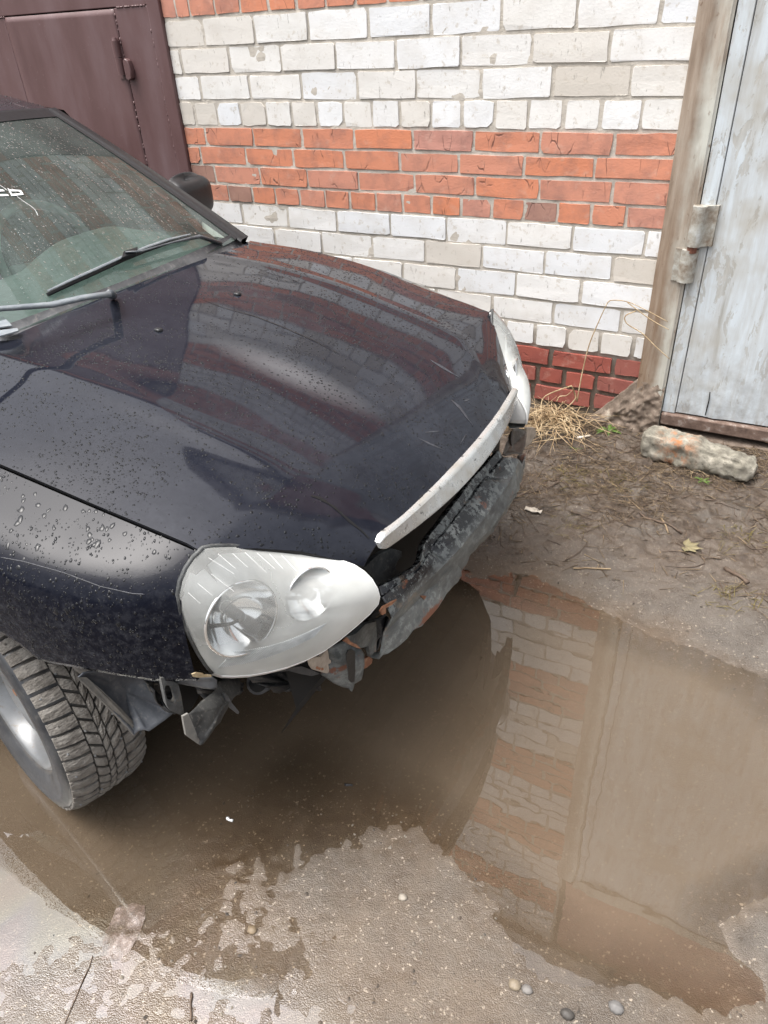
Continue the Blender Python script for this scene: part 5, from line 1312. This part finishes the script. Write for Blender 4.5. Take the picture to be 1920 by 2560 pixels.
# ------------------------------------------------------------------ rain drops on the body (nobody could count them)
def drops(name, P, count, rmin, rmax, mat, parent, seed, mask=None, flatz=.45, elong=1.0, pw_=2.5):
    P = np.asarray(P); nu_, nv_ = P.shape[:2]; rng = np.random.default_rng(seed)
    u = rng.uniform(0, nu_ - 1.001, count * 3); v = rng.uniform(0, nv_ - 1.001, count * 3)
    i = u.astype(int); j = v.astype(int); fu = (u - i)[:, None]; fv = (v - j)[:, None]
    p = P[i, j] * (1 - fu) * (1 - fv) + P[i + 1, j] * fu * (1 - fv) + P[i, j + 1] * (1 - fu) * fv + P[i + 1, j + 1] * fu * fv
    du = P[i + 1, j] - P[i, j]; dv_ = P[i, j + 1] - P[i, j]
    n = np.cross(du, dv_); ln = np.linalg.norm(n, axis=1); ok = ln > 1e-9
    area = ln / ln.max(); ok &= rng.random(len(p)) < np.clip(area * 1.2, 0, 1)
    n = n / (ln[:, None] + 1e-12)
    n[(n @ np.array([0.25, -0.2, 1.0])) < 0] *= -1
    dl = fbm(p[:, 0] * 9, p[:, 1] * 9 + p[:, 2] * 7, seed, 3); ok &= rng.random(len(p)) < np.clip(.55 + dl * 1.2, .05, 1)
    if mask is not None: ok &= mask(p)
    p = p[ok][:count]; n = n[ok][:count]; N = len(p)
    r = rmin + (rmax - rmin) * rng.random(N) ** pw_
    down = np.array([0, 0, -1.0]) - n * (n @ np.array([0, 0, -1.0]))[:, None]; down /= np.linalg.norm(down, axis=1)[:, None] + 1e-9
    side = np.cross(n, down); K = 7
    el = 1 + (elong - 1) * rng.random(N)
    V = []; 
    ang = np.linspace(0, 2 * np.pi, K, endpoint=False)
    jit = 1 + .22 * rng.standard_normal((N, K))
    for ring, (rf, hf) in enumerate(((1.0, -.02), (.80, .75))):
        for k in range(K):
            rr_ = r * rf * jit[:, k]
            V.append(p + side * (np.cos(ang[k]) * rr_)[:, None] + down * (np.sin(ang[k]) * rr_ * el)[:, None] + n * (r * flatz * hf)[:, None])
    V.append(p + n * (r * flatz)[:, None])
    V = np.stack(V, 1); M_ = 2 * K + 1
    F3 = []; F4 = []
    for k in range(K): F4.append((k, (k + 1) % K, K + (k + 1) % K, K + k)); F3.append((K + k, K + (k + 1) % K, 2 * K))
    base = (np.arange(N) * M_)[:, None, None]
    f4 = (np.array(F4)[None] + base).reshape(-1, 4); f3 = (np.array(F3)[None] + base).reshape(-1, 3)
    me = bpy.data.meshes.new(name); me.vertices.add(N * M_); me.vertices.foreach_set('co', V.reshape(-1))
    li = np.r_[f4.ravel(), f3.ravel()].astype(np.int32); me.loops.add(len(li)); me.loops.foreach_set('vertex_index', li)
    tot = np.r_[np.full(len(f4), 4), np.full(len(f3), 3)].astype(np.int32); st_ = np.r_[0, np.cumsum(tot)[:-1]].astype(np.int32)
    me.polygons.add(len(tot)); me.polygons.foreach_set('loop_start', st_); me.polygons.foreach_set('loop_total', tot)
    me.update(); me.polygons.foreach_set('use_smooth', [True] * len(tot)); me.materials.append(mat)
    o = link(name, me, parent); o['kind'] = 'stuff'; return o
drops('raindrops', HP, 15000, .0008, .0030, P_DROP, hood, 3, flatz=.26)
W_ = np.array([r[:-1] for r in WN])
drops('raindrops', W_[20:], 1500, .0010, .0056, P_WDROP, wing_n, 5, mask=lambda p: (p[:, 2] > .70), elong=1.6, pw_=2.4, flatz=.15)
drops('raindrops', W_[20:], 5200, .0008, .0026, P_WDROP, wing_n, 6, elong=1.8)
drops('raindrops', GP[2:-2, 2:-2], 3000, .0006, .0018, P_GDROP, ws, 8, mask=lambda p: p[:, 1] > -.25, elong=2.2, flatz=.13)
drops('raindrops', P if False else np.array([[v for v in r] for r in np.array(roof.v).reshape(47, 40, 3)])[24:], 1500, .001, .003, P_DROP, roof_o, 9)

# ------------------------------------------------------------------ things lying on the ground
def gh(x, y): return float(ground_h([x], [y])[0])
M_STRAW = Mat('dry straw', rough=0.75); M_STRAW.color(M_STRAW.ramp(M_STRAW.world().noise(25, 3), [(0.3, (0.22, 0.145, 0.075)), (0.5, (0.40, 0.29, 0.165)), (0.7, (0.56, 0.45, 0.29))])); M_STRAW = M_STRAW.m
M_OLD = Mat('rotting straw', rough=0.8); M_OLD.color(M_OLD.ramp(M_OLD.world().noise(30, 3), [(0.3, (0.055, 0.036, 0.024)), (0.55, (0.12, 0.085, 0.052)), (0.72, (0.27, 0.20, 0.12))])); M_OLD = M_OLD.m
M_STRAW2 = Mat('weathered straw', rough=0.8); M_STRAW2.color(M_STRAW2.ramp(M_STRAW2.world().noise(25, 3), [(0.3, (0.13, 0.09, 0.052)), (0.5, (0.22, 0.16, 0.095)), (0.7, (0.34, 0.26, 0.16))])); M_STRAW2 = M_STRAW2.m
M_OLIVE = simple('withered grass', (0.155, 0.125, 0.040), 0.8, var=0.4, scale=40)
M_GREEN = simple('fresh weed leaf', (0.075, 0.125, 0.024), 0.5, var=0.3, scale=60)
M_WOOD = simple('wet brown twig', (0.085, 0.058, 0.040), 0.7, var=0.5, scale=60)
def blade(m, p, dirv, length, w, droop, lift, n=4):
    """thin curved grass blade as a three-sided strip"""
    d = np.array([dirv[0], dirv[1], 0.0]); d /= np.linalg.norm(d); sd_ = np.array([-d[1], d[0], 0]); v = []; f = []
    for i in range(n + 1):
        t = i / n; q = np.array(p) + d * length * t + np.array([0, 0, lift * t - droop * t * t]) + sd_ * droop * .25 * math.sin(t * 3 + p[0] * 50)
        ww = w * (1 - .75 * t) / 2
        v += [q - sd_ * ww, q + sd_ * ww, q + np.array([0, 0, ww * .8])]
    for i in range(n):
        for k in range(3): f.append((3 * i + k, 3 * i + (k + 1) % 3, 3 * i + 3 + (k + 1) % 3, 3 * i + 3 + k))
    m.add(v, f)
def tuft(name, label, cat, x, y, n, L, mat, seed, spread=.05, group=None, up_=.6, w=.003):
    r = random.Random(seed); m = MB(); z = gh(x, y)
    for _ in range(n):
        a = r.uniform(0, 2 * math.pi); px_, py_ = r.gauss(0, spread), r.gauss(0, spread); l_ = L * r.uniform(.4, 1.1)
        blade(m, (px_, py_, gh(x + px_, y + py_) - z - .001), (math.cos(a), math.sin(a)), l_ * r.uniform(.5, 1), w * r.uniform(.5, 1.1), l_ * r.uniform(.2, .7), l_ * up_ * r.uniform(.2, 1.2))
    o = empty(name, (x, y, z)); tag(o, label, cat, group); tag(m.build('blades', mat, o, True), kind='stuff'); return o
# dry grass heap at the wall foot beside the car
hx, hy = .99, -.115; hz_ = gh(hx, hy); r = random.Random(4)
heap = empty('dry_grass', (hx, hy, hz_)); tag(heap, 'heap of pale dry grass at the wall foot beside the bonnet', 'dry grass')
m = MB()
for _ in range(210):
    a = r.uniform(0, 2 * math.pi); p = (r.gauss(0, .065), r.gauss(-.01, .06), r.uniform(0, .03)); L = r.uniform(.06, .22)
    blade(m, p, (math.cos(a), math.sin(a)), L, r.uniform(.0028, .0058), L * r.uniform(.1, .5), L * r.uniform(.1, .55), 5)
tag(m.build('straw', M_STRAW, heap, True), kind='stuff')
def stalk(pts, rad_, name='stalk', parent=None):
    c = np.array(pts); o_ = np.array([hx, hy, hz_]); t = np.linspace(0, 1, 5 * len(c)); d = np.linspace(0, 1, len(c))
    q = smoothcurve(t, d, c) - o_
    return MB().tube(q, np.linspace(rad_, rad_ * .6, len(q)), 5).build(name, M_STRAW, heap, True)
def s1300(a, b, y): return on_y(1300 + a / 4.1475, 760 + b / 4.1475, y)
def s1520(a, b, y): return on_y(1520 + a / 4.1475, 600 + b / 4.1475, y)
stalk([s1300(590, 1010, -.06), s1300(640, 740, -.05), s1300(715, 430, -.045), s1300(830, 150, -.04), s1300(905, -10, -.04)], .0030)
stalk([s1300(905, -10, -.04), s1520(40, 625, -.04), s1520(200, 640, -.045), s1520(400, 730, -.05), s1520(620, 848, -.05)], .0022)
stalk([s1520(200, 645, -.045), s1520(400, 795, -.05), s1520(520, 870, -.05), s1520(632, 930, -.05)], .0022)
stalk([s1520(290, 735, -.04), s1520(180, 790, -.05), s1520(200, 870, -.05), s1520(350, 965, -.05), s1520(500, 1110, -.055), s1520(640, 1235, -.05)], .0026)
stalk([s1300(590, 1010, -.07), s1300(545, 870, -.10), s1300(500, 860, -.10), s1300(270, 950, -.09), s1300(220, 1040, -.11), s1300(222, 1130, -.13)], .0032)
stalk([s1300(440, 1120, -.12), s1300(560, 1000, -.10), s1300(575, 940, -.09), s1300(540, 880, -.09)], .0028)
stalk([s1300(380, 1010, -.1), s1300(410, 960, -.08), s1300(480, 950, -.08), s1300(540, 900, -.08)], .0026)
for k in range(26):
    a = r.uniform(-2.6, -.3); b = (hx + r.gauss(0, .05), hy + r.gauss(.01, .035)); L = r.uniform(.10, .26); c = []
    for i in range(5):
        t = i / 4; x = b[0] + math.cos(a + .4 * t * r.uniform(-1, 1)) * L * t; y = min(b[1] + math.sin(a) * L * t * .9, -.025); c.append((x, y, max(gh(x, y), 0) + .006 + .075 * math.sin(math.pi * min(1, t * .9 + .05)) * r.uniform(.3, 1)))
    stalk(c, r.uniform(.0018, .0030), 'stalk')
# litter of rotting straw trodden into the mud
m = MB(); r = random.Random(9); m2 = MB()
for _ in range(9000):
    y = -abs(r.gauss(0, .42)) - .02; x = r.uniform(.70, 2.45)
    if y < -1.02 - .12 * vnoise(x * 3, 1, 2) or (y < -.30 and x < .95 + (-y - .3) * .1): continue
    if vnoise(x * 5, y * 5, 77) < -.12 and r.random() < .8: continue
    a = r.uniform(0, 2 * math.pi); L = r.uniform(.02, .085)
    blade(m if r.random() < .86 else m2, (x, y, gh(x, y) + .0008), (math.cos(a), math.sin(a)), L, r.uniform(.0018, .0046), 0.0, r.uniform(-.001, .008), 3)
tag(m.build('straw_litter', M_OLD, None, True), kind='stuff'); tag(m2.build('straw_litter', M_STRAW2, None, True), kind='stuff')
m = MB()
for _ in range(170):
    y = -abs(r.gauss(0, .45)) - .04; x = r.uniform(.95, 2.35)
    if y < -1.02: continue
    a = r.uniform(0, 2 * math.pi); L = r.uniform(.04, .15); pts = []; bend = r.uniform(-.5, .5)
    for i in range(5):
        t = i / 4; qx, qy = x + math.cos(a + bend * t) * L * t, y + math.sin(a + bend * t) * L * t
        pts.append((qx, min(qy, -.03), gh(qx, qy) + .0025))
    m.tube(pts, np.linspace(.0021, .0009, 5) * r.uniform(.6, 1.25), 5)
tag(m.build('twig_litter', M_WOOD, None, True), kind='stuff')
for i, (a, b, n, L, lab) in enumerate(((1235, 1040, 60, .07, 'withered olive grass patch on the mud below the dry grass heap'), (1330, 1050, 70, .05, 'flat yellowish grass patch in the mud in front of the stone'),
        (1565, 1290, 60, .07, 'withered grass tuft at the far end of the muddy strip near the puddle'), (1600, 1165, 50, .06, 'thin olive grass tuft at the picture edge below the stone'), (1500, 1020, 40, .07, 'dry grass tuft under the front edge of the pale stone'), (1230, 1130, 46, .05, 'sparse withered grass beside the paper scrap'))):
    p = gz(a, b, .02); tuft('grass_tuft', lab, 'grass tuft', p[0], p[1], n, L, M_OLIVE if i != 4 else M_STRAW, 30 + i, .045, 'grass tufts on the muddy strip')
def weed(x, y, n, L, label, seed):
    z = gh(x, y); w = empty('weed', (x, y, z)); tag(w, label, 'weed', 'green weeds on the muddy strip'); r = random.Random(seed)
    for k in range(n):
        a = 2 * math.pi * k / n + r.uniform(-.3, .3); l_ = L * r.uniform(.6, 1.1); P = []
        for i in range(6):
            t = i / 5; wd = l_ * .13 * math.sin(math.pi * min(1, t * .85 + .1)); rr_ = l_ * t; h = l_ * (.55 * t - .45 * t * t)
            P.append([(math.cos(a) * rr_ - math.sin(a) * e * wd, math.sin(a) * rr_ + math.cos(a) * e * wd, h + abs(e) * wd * .35) for e in (-1, 0, 1)])
        o = gridfaces(P).build('leaf', M_GREEN, w, True); sm_ = o.modifiers.new('thick', 'SOLIDIFY'); sm_.thickness = .0008
weed(1.222, -.095, 12, .056, 'bright green weed rosette at the foot of the brick wall', 1)
weed(1.140, -.275, 4, .030, 'small green weed sprig beside the cigarette butt', 2)
weed(1.625, -.325, 6, .036, 'green leaves poking out under the pale stone', 3)

# pale stone in front of the gate
A_, B_ = np.array([1.375, -.185]), np.array([1.785, -.255]); ax_ = (B_ - A_); Ls = np.linalg.norm(ax_); ax_ /= Ls; sdv = np.array([-ax_[1], ax_[0]])
P = []; nst, nrg = 60, 36
for i in range(nst + 1):
    t = i / nst; wv = .062 * (min(1, t * 9 + .55)) * (1 - .42 * t ** 2) * (1 if t < .97 else .75); hv = .060 * min(1, t * 8 + .6) * (1 - .40 * t ** 1.5) * (1 if t < .97 else .7); r_ = []
    for k in range(nrg):
        an = 2 * math.pi * k / nrg; e = .58
        cx, cz_ = math.copysign(abs(math.cos(an)) ** e, math.cos(an)), math.copysign(abs(math.sin(an)) ** e, math.sin(an))
        nz_ = .016 * fbm(t * 13, k * .5 if k < nrg / 2 else (nrg - k) * .5, 5, 4) + .012 * fbm(t * 4, an * .6 if an < math.pi else (2 * math.pi - an) * .6, 15, 2)
        if t > .5: nz_ += .008 * math.sin(t * 60 + an * 1.5) * (t - .5)
        s_ = 1 + nz_ / .05
        c = A_ + ax_ * Ls * t + sdv * wv * cx * s_
        r_.append((c[0] - 1.58, c[1] + .22, hv * cz_ * s_ + .048 - .012 * t))
    P.append(r_ + [r_[0]])
mm = gridfaces(P); mm.f += [tuple(range(nrg)), tuple(range(nst * (nrg + 1), nst * (nrg + 1) + nrg))[::-1]]
MS = Mat('pale weathered stone', rough=0.85)
f_ = MS.noise(16, 6, 0.65); g_ = MS.noise(70, 5, 0.7)
c_ = MS.ramp(f_, [(0.3, (0.095, 0.085, 0.066)), (0.48, (0.22, 0.205, 0.165)), (0.72, (0.42, 0.39, 0.33))])
xx = MS.sep()[0]; rs = MS.math('MULTIPLY', MS.math('SUBTRACT', 1.0, MS.math('MULTIPLY', MS.math('ABSOLUTE', MS.math('ADD', xx, .075)), 11.0), True), MS.ramp(MS.noise(22, 5, .7), [(0.45, 0.0), (0.6, 1.0)]))
c_ = MS.mix(rs, c_, (0.36, 0.15, 0.06)); c_ = MS.mix(MS.ramp(g_, [(0.33, 0.8), (0.44, 0.0)]), c_, (0.10, 0.095, 0.075)); MS.color(c_); MS.bump(MS.math('ADD', f_, MS.math('MULTIPLY', g_, .5)), .6, .012)
stone = mm.build('stone', MS.m, None, True, (1.58, -.22, gh(1.58, -.22) - .004)); tag(stone, 'long pale weathered stone with a rust stain lying before the gate sill', 'stone')
yl = on_y(1696, 1105, -.13)
m = MB(); P = []
for i in range(9):
    t = i / 8 * math.pi * 1.2; P.append([(-.018 * math.cos(t), .012 * e, .014 * math.sin(t) + .003 * abs(e)) for e in (-1, -.4, .4, 1)])
o = gridfaces(P).build('fallen_leaf', simple('yellow leaf', (0.62, 0.36, 0.05), 0.6, var=.25, scale=80), None, True, tuple(yl)); o.modifiers.new('thick', 'SOLIDIFY').thickness = .001
tag(o, 'small curled yellow leaf behind the pale stone', 'leaf', 'fallen leaves')
p0, p1 = np.array([1.125, -.212]), np.array([1.166, -.176]); z = gh(*((p0 + p1) / 2)) + .006; pm = (p0 + p1) / 2; d = np.array([*(p1 - p0), 0]) / 2
bt = empty('cigarette_butt', (*pm, z)); tag(bt, 'white cigarette butt lying in the mud near the green weed', 'cigarette butt')
MB().tube([-d, d * .15], .0042, 10).build('paper', simple('cigarette paper', (0.78, 0.76, 0.72), .8, var=.05), bt, True)
MB().tube([d * .16, d], .0043, 10).build('filter', simple('cigarette filter', (0.70, 0.62, 0.50), .8, var=.1), bt, True)
# torn paper scrap, leaf, sticks
pp = gz(1152, 1102, .03); P = [[(-.030 + .06 * i / 6, (-.012 + .024 * j / 3) * (1 + .3 * math.sin(i * 2)), .004 * math.sin(i * 1.7 + j)) for j in range(4)] for i in range(7)]
o = gridfaces(P).build('paper_scrap', simple('dirty paper', (0.48, 0.43, 0.36), .9, var=.25, scale=60), None, True, (pp[0], pp[1], gh(pp[0], pp[1]) + .008)); o.modifiers.new('thick', 'SOLIDIFY').thickness = .001
tag(o, 'dirty pale paper scrap in the mud beside the bumper beam', 'paper')
pl_ = gz(1482, 1187, .02); m = MB()
for k in range(5):
    a = -1.6 + k * .8; P = [[(math.cos(a) * .05 * t - math.sin(a) * e * .014 * math.sin(math.pi * min(1, t + .12)), math.sin(a) * .04 * t + math.cos(a) * e * .012 * math.sin(math.pi * min(1, t + .12)), .003 + .006 * t * t) for e in (-1, 0, 1)] for t in np.linspace(0, 1, 6)]
    m.grid(P)
o = m.build('fallen_leaf', simple('pale lobed leaf', (0.165, 0.14, 0.075), .7, var=.3, scale=50), None, True, (pl_[0], pl_[1], gh(pl_[0], pl_[1]) + .003)); o.modifiers.new('thick', 'SOLIDIFY').thickness = .0008
tag(o, 'pale yellowish lobed leaf flat on the mud above the puddle', 'leaf', 'fallen leaves')
def stick(name, label, a, b, r_, mat=M_WOOD, lift=.004, cat='stick'):
    p, q = gz(*a, .01), gz(*b, .01); c = (p + q) / 2; pts = []
    for t in np.linspace(0, 1, 7):
        x = p + (q - p) * t; pts.append((x[0] - c[0] + .004 * vnoise(t * 5, a[0], 4), x[1] - c[1] + .004 * vnoise(t * 5, a[1], 8), max(gh(x[0], x[1]), 0) + lift))
    o = MB().tube(pts, [r_ * (.7 + .5 * random.random()) for _ in pts], 6).build(name, mat, None, True, (c[0], c[1], 0)); tag(o, label, cat, 'sticks and twigs on the ground'); return o
stick('stick', 'thin straight pale brown stick on the bank above the puddle', (1238, 1228), (1318, 1233), .0026, M_STRAW2)
stick('stick', 'thick brown stick slanting across the mud near the picture edge', (1562, 1232), (1612, 1270), .007)
stick('stick', 'long thin brown twig beside the paper scrap', (1070, 1098), (1205, 1060), .0030)
stick('stick', 'pale bent twig standing out of the mud left of the lobed leaf', (1425, 1130), (1440, 1165), .0028, M_STRAW2)
stick('stick', 'dark wet twig in the mud above the lobed leaf', (1378, 1120), (1470, 1165), .004)
stick('stick', 'long twig leaning along the sill beam beside the stone', (1545, 958), (1659, 995), .003, M_STRAW, .03)
stick('twig', 'long thin dark twig trailing from the crushed wrapper', (200, 2060), (137, 2205), .0011, M_WOOD, .002, 'twig')
stick('twig', 'short dark twig stuck in the wet ground at the picture bottom', (413, 2140), (409, 2205), .0024, M_WOOD, .003, 'twig')
stick('wood_chip', 'black wood chip floating in the puddle before the car', (745, 1689), (760, 1691), .0035, P_BLACK, .001, 'wood chip')
stick('wood_chip', 'curled white chip on the shallow puddle bed in front of the tyre', (487, 1763), (499, 1769), .0035, P_LETTER, .002, 'wood chip')
# a few loose stones big enough to tell apart
for i, (a, b, rr_, lab) in enumerate(((1112, 2130, .011, 'rounded tan pebble at the near left corner of the puddle'), (1138, 2140, .009, 'small grey pebble beside the tan one at the puddle corner'), (870, 1940, .008, 'pale pebble half sunk in the wet ground near the picture centre bottom'), (1330, 2180, .012, 'grey stone on the near bank at the picture bottom'), (545, 2010, .009, 'ochre pebble near the crushed wrapper'), (1225, 2195, .010, 'dark stone at the picture bottom below the puddle'))):
    p = gz(a, b, 0); r5 = random.Random(40 + i); v = []; f = []; na, nb_ = 6, 9
    for k in range(na + 1):
        th = -math.pi / 2 + math.pi * k / na
        for l_ in range(nb_):
            ph = 2 * math.pi * l_ / nb_; q5 = rr_ * (1 + .3 * vnoise(k * .9, l_ * .8, 60 + i)); v.append((q5 * 1.25 * math.cos(th) * math.cos(ph), q5 * math.cos(th) * math.sin(ph), q5 * .7 * math.sin(th)))
    for k in range(na):
        for l_ in range(nb_): f.append((k * nb_ + l_, k * nb_ + (l_ + 1) % nb_, (k + 1) * nb_ + (l_ + 1) % nb_, (k + 1) * nb_ + l_))
    o = mk('pebble', v, f, simple('pebble stone', ((.19, .155, .11), (.15, .14, .13), (.26, .23, .19), (.13, .125, .12), (.16, .12, .075), (.05, .045, .04))[i], .6, scale=90), None, True, (p[0], p[1], gh(p[0], p[1]) + rr_ * .25)); tag(o, lab, 'pebble', 'loose pebbles round the puddle')
# crushed wrapper at the water's edge
wp_ = [gz(*(np.array(q) * .5 * 1.0 * 960 / 1659 * 2 / DD + np.array([0, 2000 / DD])), 0) for q in ((505, 470), (575, 450), (628, 460), (630, 510), (600, 590), (560, 660), (520, 692), (440, 692), (436, 650), (452, 590))]
c0 = np.mean(wp_, 0); n = len(wp_); v = []; f = []; rings = 9
for i in range(rings):
    t = 1 - i / rings
    for k in range(n * 3):
        a, b = wp_[k // 3], wp_[(k // 3 + 1) % n]; e = a + (b - a) * (k % 3) / 3; q = c0 + (e - c0) * t
        v.append((q[0] - c0[0], q[1] - c0[1], .002 + .003 * (1 - t ** 3) + .009 * abs(fbm(q[0] * 60, q[1] * 24, 3, 3))))
v.append((0, 0, .014)); m3 = n * 3
for i in range(rings - 1):
    for k in range(m3): f.append((i * m3 + k, i * m3 + (k + 1) % m3, (i + 1) * m3 + (k + 1) % m3, (i + 1) * m3 + k))
for k in range(m3): f.append(((rings - 1) * m3 + k, (rings - 1) * m3 + (k + 1) % m3, rings * m3))
MWp = Mat('translucent dirty wrapper', (0.40, 0.30, 0.255), 0.25); fw_ = MWp.noise(40, 5, .7); MWp.color(MWp.ramp(fw_, [(.3, (.12, .080, .060)), (.5, (.22, .165, .14)), (.7, (.42, .35, .32))])); MWp.bump(fw_, .4, .006); MWp.l(MWp.ramp(MWp.noise(30, 5, .7), [(.40, .10), (.62, .55)]), MWp.b.inputs['Alpha'])
o = mk('wrapper', v, f, MWp.m, None, True, (c0[0], c0[1], max(0, gh(c0[0], c0[1])))); tag(o, 'crushed pinkish plastic wrapper lying at the shallow edge of the puddle', 'wrapper')
# grit and pebbles, far too many to count
def pebbles(name, n, xr, yr, r0, r1, mat, seed, cond=None):
    rg = np.random.default_rng(seed); x = rg.uniform(*xr, n); y = rg.uniform(*yr, n); h = ground_h(x, y)
    ok = np.ones(n, bool) if cond is None else cond(x, y, h); x, y, h = x[ok], y[ok], h[ok]; r_ = r0 + (r1 - r0) * rg.random(len(x)) ** 4
    base = np.array([(1, 0, 0), (-1, 0, 0), (0, 1, 0), (0, -1, 0), (0, 0, 1), (0, 0, -1), (.7, .7, .3), (-.7, .7, .3), (.7, -.7, .3), (-.7, -.7, .3)])
    m = MB(); tri = [(4, 0, 6), (4, 6, 2), (4, 2, 7), (4, 7, 1), (4, 1, 9), (4, 9, 3), (4, 3, 8), (4, 8, 0), (5, 6, 0), (5, 2, 6), (5, 7, 2), (5, 1, 7), (5, 9, 1), (5, 3, 9), (5, 8, 3), (5, 0, 8)]
    for i in range(len(x)):
        a = rg.uniform(0, 6.28); sc_ = r_[i] * rg.uniform(.6, 1.2, 3) * np.array([1, 1, .7]); b = base * sc_ * rg.uniform(.85, 1.15, (10, 1))
        b = np.c_[b[:, 0] * math.cos(a) - b[:, 1] * math.sin(a), b[:, 0] * math.sin(a) + b[:, 1] * math.cos(a), b[:, 2]]
        m.add(b + np.array([x[i], y[i], h[i] + r_[i] * .15]), tri)
    o = m.build(name, mat); o['kind'] = 'stuff'; return o
def grit_mat(name, a, b):
    M = Mat(name, rough=.75); M.world(); M.color(M.ramp(M.noise(120, 2), [(.35, a), (.65, b)])); return M.m
pebbles('gravel', 5200, (.0, 2.3), (-2.75, -.9), .0008, .0040, grit_mat('pale grit', (.10, .085, .068), (.20, .175, .14)), 3, lambda x, y, h: (h > -.012) & (vnoise(x * 4, y * 4, 6) > -.12))
pebbles('gravel', 3800, (.0, 2.3), (-2.75, -.2), .0008, .0050, grit_mat('dark grit', (.03, .025, .02), (.11, .085, .065)), 5, lambda x, y, h: (h > -.012))
